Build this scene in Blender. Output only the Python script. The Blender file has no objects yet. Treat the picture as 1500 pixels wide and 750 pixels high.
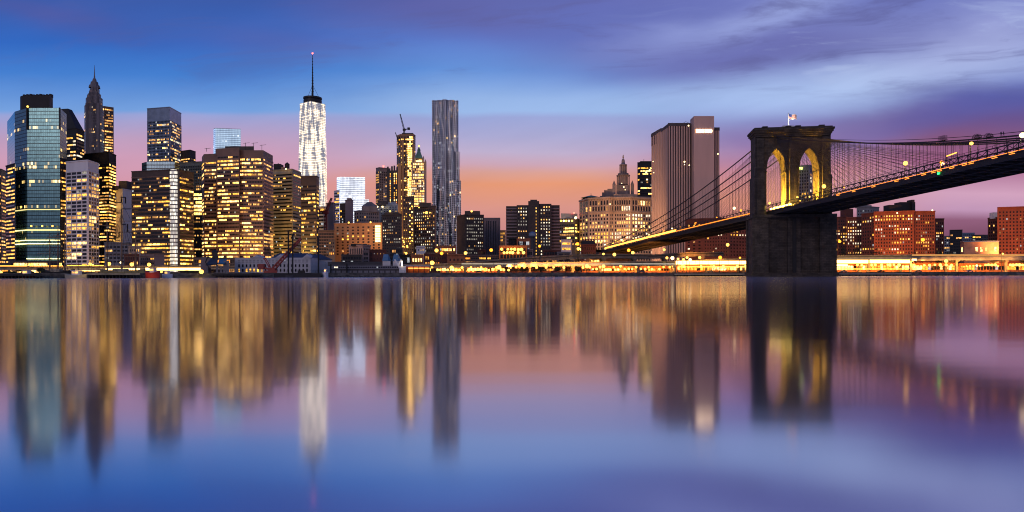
import bpy, bmesh, math, random
from mathutils import Vector, Matrix
R = math.radians
rnd = random.Random(7)
scn = bpy.context.scene
COL = scn.collection

# ------------------------------------------------------------------ camera
F = 1045.0; CZ = 1.2
cam = bpy.data.objects.new('camera', bpy.data.cameras.new('camera'))
COL.objects.link(cam)
cam.location = (0, 0, CZ)
cam.rotation_euler = (R(90), R(0.115), 0)
cam.data.sensor_width = 36
cam.data.lens = 36 * F / 1500
cam.data.shift_y = 27.5 / 1500
cam.data.clip_start = 0.3
cam.data.clip_end = 60000
scn.camera = cam
def hy(px): return 402.5 - 0.002 * (px - 750)
def X(px, D): return (px - 750) * D / F
def Z(py, D, px=750): return CZ + (hy(px) - py) * D / F
def P(px, py, D): return Vector((X(px, D), D, Z(py, D, px)))

# ------------------------------------------------------------------ render
scn.render.engine = 'CYCLES'
scn.view_settings.view_transform = 'Standard'
scn.view_settings.look = 'None'
scn.view_settings.exposure = 0.0
scn.view_settings.gamma = 1.0
scn.cycles.use_denoising = True
scn.cycles.max_bounces = 6
scn.cycles.glossy_bounces = 3
scn.cycles.diffuse_bounces = 2
scn.cycles.sample_clamp_indirect = 6.0
scn.cycles.sample_clamp_direct = 0.0
scn.cycles.pixel_filter_type = 'BLACKMAN_HARRIS'
scn.cycles.filter_width = 1.05

def lin(c):
    f = lambda x: (x / 255 / 12.92) if x / 255 <= 0.04045 else ((x / 255 + 0.055) / 1.055) ** 2.4
    return (f(c[0]), f(c[1]), f(c[2]), 1)

# ------------------------------------------------------------------ node helper
class N:
    def __init__(s, tree): s.t = tree; s.t.nodes.clear()
    def n(s, typ, **kw):
        nd = s.t.nodes.new(typ)
        for k, v in kw.items():
            if k == 'ins':
                for i, val in v.items():
                    if isinstance(val, bpy.types.NodeSocket): s.t.links.new(val, nd.inputs[i])
                    else: nd.inputs[i].default_value = val
            else: setattr(nd, k, v)
        return nd
    def m(s, op, a, b=0.0, c=None, clamp=False):
        ins = {0: a, 1: b}
        if c is not None: ins[2] = c
        return s.n('ShaderNodeMath', operation=op, use_clamp=clamp, ins=ins).outputs[0]
    def ramp(s, fac, stops, interp='EASE'):
        nd = s.n('ShaderNodeValToRGB', ins={0: fac}); cr = nd.color_ramp; cr.interpolation = interp
        while len(cr.elements) < len(stops): cr.elements.new(0.5)
        for e, (p, c) in zip(cr.elements, stops): e.position = p; e.color = c
        return nd.outputs[0]
    def mix(s, f, a, b, mode='MIX'):
        nd = s.n('ShaderNodeMix', data_type='RGBA', blend_type=mode, clamp_factor=True)
        for sock, v in ((nd.inputs[0], f), (nd.inputs[6], a), (nd.inputs[7], b)):
            if isinstance(v, bpy.types.NodeSocket): s.t.links.new(v, sock)
            else: sock.default_value = v
        return nd.outputs[2]

# ------------------------------------------------------------------ dusk sky
world = bpy.data.worlds.new('World'); scn.world = world; world.use_nodes = True
w = N(world.node_tree)
geo = w.n('ShaderNodeTexCoord')
sep = w.n('ShaderNodeSeparateXYZ', ins={0: geo.outputs['Generated']})
gx, gy, gz = sep.outputs
ay = w.m('MAXIMUM', w.m('ABSOLUTE', gy), 0.16)
u0 = w.m('DIVIDE', gx, ay); v0 = w.m('ABSOLUTE', w.m('DIVIDE', gz, ay))
warpv = w.n('ShaderNodeCombineXYZ', ins={0: w.m('MULTIPLY', u0, 1.6), 1: w.m('MULTIPLY', v0, 5.0)})
nz = w.n('ShaderNodeTexNoise', ins={'Vector': warpv.outputs[0], 'Scale': 1.6, 'Detail': 5.0, 'Roughness': 0.5})
nsep = w.n('ShaderNodeSeparateXYZ', ins={0: nz.outputs['Color']})
wu = w.m('ADD', u0, w.m('MULTIPLY', w.m('SUBTRACT', nsep.outputs[0], 0.5), 0.35))
wv = w.m('ADD', v0, w.m('MULTIPLY', w.m('SUBTRACT', nsep.outputs[1], 0.5), 0.026))
vn = w.m('DIVIDE', wv, 0.6)
def sv(y): return max(0.0, (402.5 - y) / F / 0.6)
def col(stops): return w.ramp(vn, [(sv(y), lin(c)) for y, c in sorted(stops, key=lambda q: -q[0])], 'LINEAR')
left = col([(402,(190,130,145)),(300,(212,142,150)),(232,(205,156,184)),(205,(190,158,192)),(182,(168,160,205)),(168,(152,162,214)),(161,(116,160,222)),(105,(66,126,208)),(60,(48,104,194)),(0,(58,92,172)),(-150,(28,50,120))])
mid = col([(402,(160,112,125)),(340,(196,134,136)),(305,(214,148,138)),(272,(228,152,118)),(256,(218,160,148)),(242,(204,166,184)),(222,(190,176,208)),(198,(168,168,210)),(172,(152,164,214)),(163,(152,184,232)),(145,(146,180,230)),(105,(100,150,222)),(55,(92,124,204)),(0,(94,104,174)),(-150,(45,55,120))])
mr = col([(402,(135,90,110)),(335,(190,122,122)),(295,(222,148,130)),(250,(196,134,150)),(212,(152,124,174)),(180,(124,126,188)),(150,(146,172,228)),(105,(142,162,220)),(55,(110,116,184)),(0,(112,122,192)),(-150,(60,66,130))])
right = col([(402,(118,74,96)),(352,(120,76,102)),(326,(140,92,122)),(310,(190,148,182)),(285,(206,160,188)),(240,(160,96,136)),(205,(134,86,124)),(172,(106,84,144)),(140,(88,92,166)),(112,(124,138,202)),(60,(134,144,204)),(0,(112,122,192)),(-150,(60,64,125))])
def su(x): return (x - 750) / F
def sm(a, b): return w.n('ShaderNodeMapRange', interpolation_type='SMOOTHSTEP', ins={0: wu, 1: su(a), 2: su(b), 3: 0.0, 4: 1.0}).outputs[0]
sky = w.mix(sm(330, 720), left, mid)
sky = w.mix(sm(850, 1090), sky, mr)
sky = w.mix(sm(1120, 1380), sky, right)
# fine drifting streaks
stv = w.n('ShaderNodeCombineXYZ', ins={0: w.m('ADD', w.m('MULTIPLY', u0, 3.0), w.m('MULTIPLY', v0, -5.0)), 1: w.m('ADD', w.m('MULTIPLY', v0, 9.0), w.m('MULTIPLY', u0, -1.2))})
st = w.n('ShaderNodeTexNoise', ins={'Vector': stv.outputs[0], 'Scale': 1.1, 'Detail': 4.0, 'Roughness': 0.55})
def blob(sky, x, y, a, b, ang, c, alpha, hard=1.0):
    ca, sa = math.cos(R(ang)), math.sin(R(ang))
    du = w.m('SUBTRACT', wu, su(x)); dv = w.m('SUBTRACT', wv, (402.5 - y) / F)
    p = w.m('DIVIDE', w.m('ADD', w.m('MULTIPLY', du, ca), w.m('MULTIPLY', dv, sa)), a / F)
    q = w.m('DIVIDE', w.m('ADD', w.m('MULTIPLY', du, -sa), w.m('MULTIPLY', dv, ca)), b / F)
    r2 = w.m('ADD', w.m('MULTIPLY', p, p), w.m('MULTIPLY', q, q))
    g = w.m('EXPONENT', w.m('MULTIPLY', r2, -1.0))
    g = w.m('MULTIPLY', g, w.m('MULTIPLY', w.m('ADD', st.outputs[0], 0.5), alpha))
    return w.mix(g, sky, lin(c))
sky = blob(sky, 1120, 78, 300, 34, 4, (102, 104, 168), 0.75)
sky = blob(sky, 985, 88, 150, 48, -4, (104, 108, 176), 0.6)
sky = blob(sky, 900, 30, 230, 50, -8, (98, 106, 178), 0.5)
sky = blob(sky, 1290, 118, 230, 27, 10, (176, 196, 238), 0.95)
sky = blob(sky, 1060, 140, 190, 22, 3, (166, 192, 238), 0.75)
sky = blob(sky, 1130, 18, 200, 22, 14, (160, 174, 230), 0.75)
sky = blob(sky, 1450, 62, 120, 40, 20, (172, 180, 228), 0.6)
sky = blob(sky, 1400, 160, 260, 20, 13, (86, 92, 168), 0.6)
sky = blob(sky, 1180, 190, 150, 22, 6, (118, 104, 160), 0.5)
sky = blob(sky, 110, 22, 160, 22, -12, (92, 84, 150), 0.4)
sky = blob(sky, 430, 60, 150, 22, -8, (96, 96, 160), 0.42)
sky = blob(sky, 640, 20, 200, 34, -10, (96, 92, 158), 0.5)
# long wind-drawn cloud fibres, stronger towards the upper right
fv = w.n('ShaderNodeCombineXYZ', ins={0: w.m('ADD', w.m('MULTIPLY', wu, 2.2), w.m('MULTIPLY', wv, 3.5)), 1: w.m('SUBTRACT', w.m('MULTIPLY', wv, 16.0), w.m('MULTIPLY', wu, 1.9))})
fb_ = w.n('ShaderNodeTexNoise', ins={'Vector': fv.outputs[0], 'Scale': 1.5, 'Detail': 6.0, 'Roughness': 0.6, 'Distortion': 0.4})
where = w.m('MULTIPLY', w.n('ShaderNodeMapRange', interpolation_type='SMOOTHSTEP', ins={0: wv, 1: 0.225, 2: 0.30, 3: 0.0, 4: 1.0}).outputs[0], w.n('ShaderNodeMapRange', interpolation_type='SMOOTHSTEP', ins={0: wu, 1: -0.75, 2: 0.35, 3: 0.25, 4: 1.0}).outputs[0])
dk = w.n('ShaderNodeMapRange', interpolation_type='SMOOTHSTEP', ins={0: fb_.outputs[0], 1: 0.5, 2: 0.68, 3: 0.0, 4: 0.62}).outputs[0]
sky = w.mix(w.m('MULTIPLY', dk, where), sky, lin((92, 94, 152)))
lt = w.n('ShaderNodeMapRange', interpolation_type='SMOOTHSTEP', ins={0: fb_.outputs[0], 1: 0.46, 2: 0.30, 3: 0.0, 4: 0.55}).outputs[0]
wr_ = w.n('ShaderNodeMapRange', interpolation_type='SMOOTHSTEP', ins={0: wu, 1: 0.1, 2: 0.5, 3: 0.0, 4: 1.0}).outputs[0]
sky = w.mix(w.m('MULTIPLY', w.m('MULTIPLY', lt, wr_), where), sky, lin((178, 194, 234)))
fac = w.m('ADD', 0.86, w.m('MULTIPLY', st.outputs[0], 0.28))
sky = w.n('ShaderNodeVectorMath', operation='SCALE', ins={0: sky, 3: fac}).outputs[0]
# the eastern sky behind the viewer and the zenith, a deeper evening blue
back = w.ramp(w.m('ABSOLUTE', gz), [(0.0, (0.15, 0.13, 0.22, 1)), (0.25, (0.15, 0.19, 0.34, 1)), (1.0, (0.05, 0.11, 0.30, 1))], 'LINEAR')
bk = w.n('ShaderNodeMapRange', interpolation_type='SMOOTHSTEP', ins={0: gy, 1: 0.42, 2: 0.12, 3: 0.0, 4: 1.0}).outputs[0]
sky = w.mix(bk, sky, back)
nis = w.n('ShaderNodeTexSky', sky_type='NISHITA', sun_disc=False, sun_elevation=R(1.0), sun_rotation=R(8), air_density=1.5)
bg1 = w.n('ShaderNodeBackground', ins={0: sky, 1: 1.0})
bg2 = w.n('ShaderNodeBackground', ins={0: nis.outputs[0], 1: 0.004})
add = w.n('ShaderNodeAddShader', ins={0: bg1.outputs[0], 1: bg2.outputs[0]})
w.n('ShaderNodeOutputWorld', ins={0: add.outputs[0]})

# last soft pink twilight, from behind and left of the viewer
sun = bpy.data.objects.new('sun', bpy.data.lights.new('sun', 'SUN')); COL.objects.link(sun)
sun.data.energy = 0.32; sun.data.angle = R(20); sun.data.color = (1, 0.74, 0.66)
sun.rotation_euler = Vector((0.55, 1.0, -0.35)).to_track_quat('-Z', 'Y').to_euler()

# ------------------------------------------------------------------ materials
MATS = {}
def pbr(name, c, rough=0.7, metal=0.0, var=0.25, scale=0.15, brick=None, streak=False, emit=None):
    if name in MATS: return MATS[name]
    m = bpy.data.materials.new(name); m.use_nodes = True; k = N(m.node_tree)
    tc = k.n('ShaderNodeTexCoord')
    vec = tc.outputs['Object']
    if streak:
        vec = k.n('ShaderNodeMapping', ins={0: vec, 3: (1, 1, 0.12)}).outputs[0]
    nz = k.n('ShaderNodeTexNoise', ins={'Vector': vec, 'Scale': scale, 'Detail': 6.0, 'Roughness': 0.65})
    lo = (c[0]*(1-var), c[1]*(1-var), c[2]*(1-var), 1); hi = (min(1, c[0]*(1+var)), min(1, c[1]*(1+var)), min(1, c[2]*(1+var)), 1)
    colr = k.ramp(nz.outputs[0], [(0.3, lo), (0.7, hi)])
    bump = None
    if brick:
        sp = k.n('ShaderNodeSeparateXYZ', ins={0: tc.outputs['Object']})
        cb = k.n('ShaderNodeCombineXYZ', ins={0: k.m('ADD', sp.outputs[0], sp.outputs[1]), 1: sp.outputs[2]})
        br = k.n('ShaderNodeTexBrick', ins={'Vector': cb.outputs[0], 'Color1': (1.15, 1.15, 1.15, 1), 'Color2': (0.72, 0.72, 0.72, 1), 'Mortar': (0.5, 0.5, 0.5, 1), 'Scale': 1.0, 'Brick Width': brick[0], 'Row Height': brick[1], 'Mortar Size': brick[1]*0.07})
        colr = k.mix(1.0, colr, br.outputs[0], 'MULTIPLY')
        bump = k.n('ShaderNodeBump', ins={'Strength': 0.6, 'Distance': 0.15, 'Height': br.outputs[1]}).outputs[0]
    b = k.n('ShaderNodeBsdfPrincipled', ins={'Base Color': colr, 'Roughness': rough, 'Metallic': metal})
    if bump: k.t.links.new(bump, b.inputs['Normal'])
    k.n('ShaderNodeOutputMaterial', ins={0: b.outputs[0]})
    MATS[name] = m; return m
def emi(name, c, s, sample=True):
    if name in MATS: return MATS[name]
    m = bpy.data.materials.new(name); m.use_nodes = True; k = N(m.node_tree)
    e = k.n('ShaderNodeEmission', ins={0: (*c, 1), 1: s}); k.n('ShaderNodeOutputMaterial', ins={0: e.outputs[0]})
    if not sample: m.cycles.emission_sampling = 'NONE'
    MATS[name] = m; return m
def litwin(name, c, s):
    """a lit pane: lamps, blinds and furniture behind the glass make it uneven"""
    if name in MATS: return MATS[name]
    m = bpy.data.materials.new(name); m.use_nodes = True; k = N(m.node_tree)
    g = k.n('ShaderNodeNewGeometry')
    nz = k.n('ShaderNodeTexNoise', ins={'Vector': g.outputs['Position'], 'Scale': 0.33, 'Detail': 3.0, 'Roughness': 0.8})
    st = k.n('ShaderNodeMapRange', ins={0: nz.outputs[0], 1: 0.36, 2: 0.66, 3: 0.12*s, 4: 1.9*s})
    b = k.n('ShaderNodeBsdfPrincipled', ins={'Base Color': (0.03, 0.03, 0.03, 1), 'Roughness': 0.15, 'Emission Color': (*c, 1), 'Emission Strength': st.outputs[0]})
    k.n('ShaderNodeOutputMaterial', ins={0: b.outputs[0]}); m.cycles.emission_sampling = 'NONE'
    MATS[name] = m; return m
def curtain(name, base, bw, fh, litp, litc, lits, rough=0.12, metal=0.7, line=(0.02,0.02,0.025), lw=0.12, rows=0.0, patch=0.0, vst=False, glow=0.0, glowc=(0.8,0.9,1), spread=2.0):
    """glazed curtain wall in metres on the UVs: mullions, floor lines, lit cells in runs"""
    if name in MATS: return MATS[name]
    m = bpy.data.materials.new(name); m.use_nodes = True; k = N(m.node_tree)
    uv = k.n('ShaderNodeUVMap', uv_map='UVMap'); sp = k.n('ShaderNodeSeparateXYZ', ins={0: uv.outputs[0]})
    U = k.m('DIVIDE', sp.outputs[0], bw); V = k.m('DIVIDE', sp.outputs[1], fh)
    iu, iv = k.m('FLOOR', U), k.m('FLOOR', V); fu, fv = k.m('FRACT', U), k.m('FRACT', V)
    wn = k.n('ShaderNodeTexWhiteNoise', noise_dimensions='2D', ins={0: k.n('ShaderNodeCombineXYZ', ins={0: iu, 1: iv}).outputs[0]})
    wr = k.n('ShaderNodeTexWhiteNoise', noise_dimensions='1D', ins={'W': k.m('ADD', iv, 17.3)})
    run = k.n('ShaderNodeTexNoise', ins={'Vector': k.n('ShaderNodeCombineXYZ', ins={0: k.m('MULTIPLY', iu, 0.22), 1: k.m('MULTIPLY', iv, 3.1)}).outputs[0], 'Scale': 1.0, 'Detail': 1.0})
    big = k.n('ShaderNodeTexNoise', ins={'Vector': k.n('ShaderNodeCombineXYZ', ins={0: k.m('MULTIPLY', sp.outputs[0], 3.0 if vst else 1.0), 1: k.m('MULTIPLY', sp.outputs[1], 0.45 if vst else 1.0)}).outputs[0], 'Scale': 0.035, 'Detail': 2.0})
    p = k.m('ADD', k.m('MULTIPLY', wr.outputs[0], rows), k.m('ADD', k.m('MULTIPLY', run.outputs[0], spread), k.m('MULTIPLY', big.outputs[0], patch)))
    ww = 0.12 if vst else 0.5
    p = k.m('ADD', p, k.m('MULTIPLY', wn.outputs[0], ww))
    thr = (rows + spread + patch) * 0.5 + ww/2 + (0.5 - litp) * (0.6 * rows + 0.55 * spread + 0.4 * patch + 0.5)
    on = k.m('MULTIPLY', k.m('SUBTRACT', p, thr), 4.0, clamp=True)
    msk = k.m('MULTIPLY', k.m('GREATER_THAN', fu, lw), k.m('GREATER_THAN', fv, lw * 2.2))
    wn2 = k.n('ShaderNodeTexWhiteNoise', noise_dimensions='2D', ins={0: k.n('ShaderNodeCombineXYZ', ins={0: k.m('ADD', iu, 31.7), 1: iv}).outputs[0]})
    e = k.m('MULTIPLY', k.m('MULTIPLY', on, msk), k.m('MULTIPLY', k.m('ADD', k.m('MULTIPLY', k.m('SUBTRACT', big.outputs[0], 0.33), 5.0, clamp=True), 0.12) if vst else k.m('ADD', wn2.outputs[0], 0.25), lits))
    base_c = k.mix(k.m('MULTIPLY', msk, 1.0), (*line, 1), k.mix(wn.outputs[0], (base[0]*0.75, base[1]*0.75, base[2]*0.75, 1), (*base, 1)))
    ec = k.mix(wn2.outputs[0], (*litc, 1), (min(1, litc[0]*1.0), min(1, litc[1]*1.25), min(1, litc[2]*1.9), 1))
    b = k.n('ShaderNodeBsdfPrincipled', ins={'Base Color': base_c, 'Roughness': rough, 'Metallic': metal, 'Emission Color': ec, 'Emission Strength': e})
    out = b.outputs[0]
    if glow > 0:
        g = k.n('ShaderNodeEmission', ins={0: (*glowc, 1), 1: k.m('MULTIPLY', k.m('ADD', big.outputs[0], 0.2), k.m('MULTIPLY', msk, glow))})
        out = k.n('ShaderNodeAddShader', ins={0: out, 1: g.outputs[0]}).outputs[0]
    k.n('ShaderNodeOutputMaterial', ins={0: out}); m.cycles.emission_sampling = 'NONE'
    MATS[name] = m; return m

M_DARKWIN = pbr('dark_window_glass', (0.018, 0.02, 0.025), 0.12, 0.0, 0.3, 0.5)
LW = {
 'w': litwin('lit_warm', (1.0, 0.48, 0.12), 1.7), 'W': litwin('lit_warm_bright', (1.0, 0.58, 0.18), 3.4),
 'y': litwin('lit_yellow', (1.0, 0.47, 0.06), 1.7), 'Y': litwin('lit_yellow_bright', (1.0, 0.57, 0.12), 3.8),
 'd': litwin('lit_dim', (1.0, 0.45, 0.12), 0.6), 'o': litwin('lit_orange', (1.0, 0.30, 0.03), 2.2),
 'c': litwin('lit_white', (1.0, 0.82, 0.55), 1.5), 'b': litwin('lit_cool', (0.8, 0.85, 0.9), 0.5),
 'g': litwin('lit_grey_blind', (0.8, 0.72, 0.6), 0.38)}
LETTERS = list(LW.keys())
M_ROOF = pbr('roof_dark', (0.05, 0.05, 0.055), 0.8)

# ------------------------------------------------------------------ mesh builder
class MB:
    def __init__(s): s.v = []; s.f = []; s.uv = []; s.mi = []; s.mats = []
    def slot(s, m):
        if m not in s.mats: s.mats.append(m)
        return s.mats.index(m)
    def face(s, pts, uvs=None, m=None):
        i = len(s.v); s.v += [tuple(p) for p in pts]; s.f.append(tuple(range(i, i + len(pts))))
        s.uv.append(uvs or [(0, 0)] * len(pts)); s.mi.append(s.slot(m) if m else 0)
    def box(s, c, h, ax=None, m=None):
        """c centre, h half sizes, ax three axes"""
        ax = ax or (Vector((1,0,0)), Vector((0,1,0)), Vector((0,0,1))); c = Vector(c)
        q = [c + ax[0]*h[0]*a + ax[1]*h[1]*b + ax[2]*h[2]*d for d in (-1,1) for b in (-1,1) for a in (-1,1)]
        for a in ((0,1,5,4),(1,3,7,5),(3,2,6,7),(2,0,4,6),(4,5,7,6),(2,3,1,0)):
            s.face([q[i] for i in a], m=m)
        return s
    def bar(s, a, b, wd, m=None, hh=None):
        a, b = Vector(a), Vector(b); d = b - a; L = d.length
        if L < 1e-6: return s
        z = d / L; up = Vector((0,0,1)) if abs(z.z) < 0.95 else Vector((1,0,0))
        x = z.cross(up).normalized(); y = x.cross(z).normalized()
        return s.box((a+b)/2, (wd/2, (hh or wd)/2, L/2), (x, y, z), m)
    def prism(s, poly, z0, z1, m=None, cap=None, top=None):
        """poly list of (x,y) counter-clockwise or not; walls carry metre UVs"""
        n = len(poly); L = 0
        tp = top or poly
        for i in range(n):
            a, b = poly[i], poly[(i+1) % n]; ta, tb = tp[i], tp[(i+1) % n]; l = math.dist(a, b)
            s.face([(a[0],a[1],z0),(b[0],b[1],z0),(tb[0],tb[1],z1),(ta[0],ta[1],z1)], [(L,z0),(L+l,z0),(L+l,z1),(L,z1)], m)
            L += l + 0.7
        s.face([(p[0],p[1],z1) for p in tp], m=cap or m); s.face([(p[0],p[1],z0) for p in reversed(poly)], m=cap or m)
        return s
    def cyl(s, c, r, z0, z1, seg=12, r1=None, m=None, a0=0.0):
        r1 = r if r1 is None else r1
        lo = [(c[0]+r*math.cos(a0+2*math.pi*i/seg), c[1]+r*math.sin(a0+2*math.pi*i/seg)) for i in range(seg)]
        hi = [(c[0]+r1*math.cos(a0+2*math.pi*i/seg), c[1]+r1*math.sin(a0+2*math.pi*i/seg)) for i in range(seg)]
        return s.prism(lo, z0, z1, m=m, top=hi)
    def lathe(s, c, prof, seg=12, m=None):
        for (r0, z0), (r1, z1) in zip(prof[:-1], prof[1:]):
            for i in range(seg):
                a, b = 2*math.pi*i/seg, 2*math.pi*(i+1)/seg
                s.face([(c[0]+r0*math.cos(a), c[1]+r0*math.sin(a), c[2]+z0),(c[0]+r0*math.cos(b), c[1]+r0*math.sin(b), c[2]+z0),
                        (c[0]+r1*math.cos(b), c[1]+r1*math.sin(b), c[2]+z1),(c[0]+r1*math.cos(a), c[1]+r1*math.sin(a), c[2]+z1)], m=m)
        return s
    def ball(s, c, r, m=None, seg=10, sz=1.0):
        return s.lathe(c, [(r*math.sin(math.pi*i/6), -r*sz*math.cos(math.pi*i/6)) for i in range(7)], seg, m)
    def build(s, name, mat=None, parent=None, smooth=False):
        me = bpy.data.meshes.new(name); me.from_pydata(s.v, [], s.f)
        uvl = me.uv_layers.new(name='UVMap'); flat = [c for f in s.uv for p in f for c in p]
        uvl.data.foreach_set('uv', flat)
        for m in (s.mats or [mat]): me.materials.append(m)
        if s.mats: me.polygons.foreach_set('material_index', s.mi)
        me.update()
        bm = bmesh.new(); bm.from_mesh(me); bmesh.ops.remove_doubles(bm, verts=bm.verts, dist=0.0005)
        bmesh.ops.recalc_face_normals(bm, faces=bm.faces); bm.to_mesh(me); bm.free()
        if smooth:
            for p in me.polygons: p.use_smooth = True
        o = bpy.data.objects.new(name, me); COL.objects.link(o)
        if parent: put(o, parent)
        return o
def root_of(p):
    v = Vector(p.location)
    while p.parent: p = p.parent; v += p.location
    return v
def put(o, parent):
    """keep geometry in world metres; move the origin to the parent"""
    base = root_of(parent)
    if o.type == 'MESH' and o.data.users == 1 and o.data.vertices: o.data.transform(Matrix.Translation(-base))
    o.parent = parent
USED = {}
def tag(o, label=None, cat=None, group=None, kind=None):
    if label: o['label'] = label; USED[label] = USED.get(label, 0) + 1
    if cat: o['category'] = cat
    if group: o['group'] = group
    if kind: o['kind'] = kind
    return o
def empty(name, loc, label, cat, group=None):
    o = bpy.data.objects.new(name, None); COL.objects.link(o); o.location = loc; o.empty_display_size = 1
    return tag(o, label, cat, group)
def sub(o, parent): return o

# ------------------------------------------------------------------ water, land
m = bpy.data.materials.new('river_water'); m.use_nodes = True; k = N(m.node_tree)
g = k.n('ShaderNodeNewGeometry'); sp = k.n('ShaderNodeSeparateXYZ', ins={0: g.outputs['Position']})
mp = k.n('ShaderNodeMapping', ins={0: g.outputs['Position'], 3: (0.02, 0.11, 1)})
n1 = k.n('ShaderNodeTexNoise', ins={'Vector': mp.outputs[0], 'Scale': 1.0, 'Detail': 4.0, 'Roughness': 0.6})
mp2 = k.n('ShaderNodeMapping', ins={0: g.outputs['Position'], 3: (0.004, 0.012, 1)})
n2 = k.n('ShaderNodeTexNoise', ins={'Vector': mp2.outputs[0], 'Scale': 1.0, 'Detail': 2.0})
far = k.n('ShaderNodeMapRange', ins={0: sp.outputs[1], 1: 30.0, 2: 260.0, 3: 0.0, 4: 1.0}).outputs[0]
rg = k.m('ADD', k.m('ADD', 0.075, k.m('MULTIPLY', far, k.m('ADD', 0.03, k.m('MULTIPLY', n1.outputs[0], 0.16)))), k.m('MULTIPLY', n2.outputs[0], 0.04))
bp = k.n('ShaderNodeBump', ins={'Strength': 0.10, 'Distance': 0.12, 'Height': n1.outputs[0]})
gl = k.n('ShaderNodeBsdfGlossy', ins={0: (0.60, 0.60, 0.70, 1), 'Roughness': rg, 'Normal': bp.outputs[0]})
df = k.n('ShaderNodeBsdfDiffuse', ins={0: (0.03, 0.035, 0.06, 1)})
ms = k.n('ShaderNodeMixShader', ins={0: 0.95, 1: df.outputs[0], 2: gl.outputs[0]})
k.n('ShaderNodeOutputMaterial', ins={0: ms.outputs[0]}); WATER = m
mb = MB(); mb.face([(-30000,-3000,0),(30000,-3000,0),(30000,30000,0),(-30000,30000,0)])
tag(mb.build('river_water', WATER), kind='structure')
SHORE = [(-1500, 335), (-60, 335), (150, 345), (330, 372), (470, 398), (600, 415), (800, 432), (1000, 455), (1100, 462), (1300, 476), (1560, 486), (3000, 520)]
def shore(px):
    for (a, da), (b, db) in zip(SHORE[:-1], SHORE[1:]):
        if a <= px <= b: return da + (db - da) * (px - a) / (b - a)
    return 450
GZ = 2.4
M_PAVE = pbr('paving', (0.12, 0.115, 0.11), 0.8, 0, 0.3, 0.05)
M_QUAY = pbr('quay_stone', (0.16, 0.14, 0.12), 0.85, 0, 0.45, 0.3, brick=(2.2, 0.7))
mb = MB()
line = [(X(px, D), D) for px, D in SHORE]
mb.face([(x, y, GZ) for x, y in line] + [(16000, 12000, GZ), (-16000, 12000, GZ)], m=M_PAVE)
tag(mb.build('ground', M_PAVE), kind='structure')
mb = MB()
for (a, b) in zip(line[:-1], line[1:]):
    mb.prism([(a[0], a[1]-0.9), (b[0], b[1]-0.9), (b[0], b[1]+0.6), (a[0], a[1]+0.6)], -2, GZ+0.12)
sw = mb.build('seawall', M_QUAY); tag(sw, 'low dark stone seawall along the far bank of the river', 'seawall')

UNIT = {}
def unit(mat):
    if mat.name not in UNIT:
        b = MB(); b.box((0,0,0), (.5,.5,.5)); o = b.build('window', mat); UNIT[mat.name] = o.data
        bpy.data.objects.remove(o)
    return UNIT[mat.name]

def quad_box(mb, M, mat):
    q = [M @ Vector((a,b,c)) for c in (-.5,.5) for b in (-.5,.5) for a in (-.5,.5)]
    for a in ((2,3,7,6),(1,3,7,5),(2,0,4,6),(4,5,7,6),(2,3,1,0)): mb.face([q[i] for i in a], m=mat)

def litgrid(nf, nb, p, rows, pal, seed, bias=None):
    """which panes are lit: whole floors and runs, as offices are"""
    r = random.Random(seed); out = {}
    for i in range(nf):
        fp = p * (1 - rows) + rows * (1.0 if r.random() < p * 1.1 else p * 0.25)
        if bias: fp = fp * bias(i / max(1, nf - 1))
        on = r.random() < fp; pc = r.choice(pal)
        for j in range(nb):
            if r.random() < 0.32: on = r.random() < fp
            if r.random() < 0.35: pc = r.choice(pal)
            if on and r.random() < 0.93: out[i, j] = pc
            elif r.random() < 0.05: out[i, j] = r.choice('dgb')
    return out

def windows(root, pa, pb, z0, z1, fh, nb, wf, hf, p, rows, pal, seed, acc, m0=0.8, bias=None, dark=None, cols=None, forcez=None):
    a = Vector((pa[0], pa[1], 0)); b = Vector((pb[0], pb[1], 0)); d = b - a; L = d.length; t = d / L
    nrm = Vector((t.y, -t.x, 0))
    if nrm.dot(-(a+b)/2) < 0: nrm = -nrm
    nf = max(1, int((z1 - z0) / fh)); fh = (z1 - z0) / nf; bw = (L - 2*m0) / nb
    g = litgrid(nf, nb, p, rows, pal, seed, bias)
    for i in range(nf):
        for j in range(nb):
            if cols and j not in cols: continue
            c = a + t*(m0 + bw*(j+.5)) + nrm*0.06; c.z = z0 + fh*(i+.5)
            k_ = g.get((i, j)); mat = LW[k_] if k_ else (dark or M_DARKWIN)
            M = Matrix.Translation(c) @ Matrix((( t.x, nrm.x, 0, 0), (t.y, nrm.y, 0, 0), (0, 0, 1, 0), (0,0,0,1))) @ Matrix.Diagonal((bw*wf, 0.16, fh*hf, 1))
            px = (bw*wf) * (fh*hf) * (F / c.y)**2 * abs(nrm.dot(c.normalized()))
            acc.append((px * (1.6 if k_ and k_ in 'wWyYoc' else 1), M, mat))

def flush(root, acc, seed=0):
    """the 100 panes that show largest are parts of their own, the rest one part"""
    if not acc: return
    r = random.Random(seed)
    base = Vector(root.location)
    acc.sort(key=lambda q: -(round(q[0], 1) + r.random()*0.05))
    own = acc[:100] if acc[0][0] > 5.0 else []
    for _, M, mat in own:
        o = bpy.data.objects.new('window', unit(mat)); COL.objects.link(o); o.parent = root
        o.matrix_local = Matrix.Translation(-base) @ M
    rest = acc[len(own):]
    if rest:
        mb = MB()
        for _, M, mat in rest: quad_box(mb, M, mat)
        i = len(mb.v)
        me = bpy.data.meshes.new('window'); me.from_pydata(mb.v, [], mb.f)
        for m_ in mb.mats: me.materials.append(m_)
        me.polygons.foreach_set('material_index', mb.mi); me.update()
        o = bpy.data.objects.new('window', me); COL.objects.link(o); put(o, root); tag(o, kind='stuff')

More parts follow.
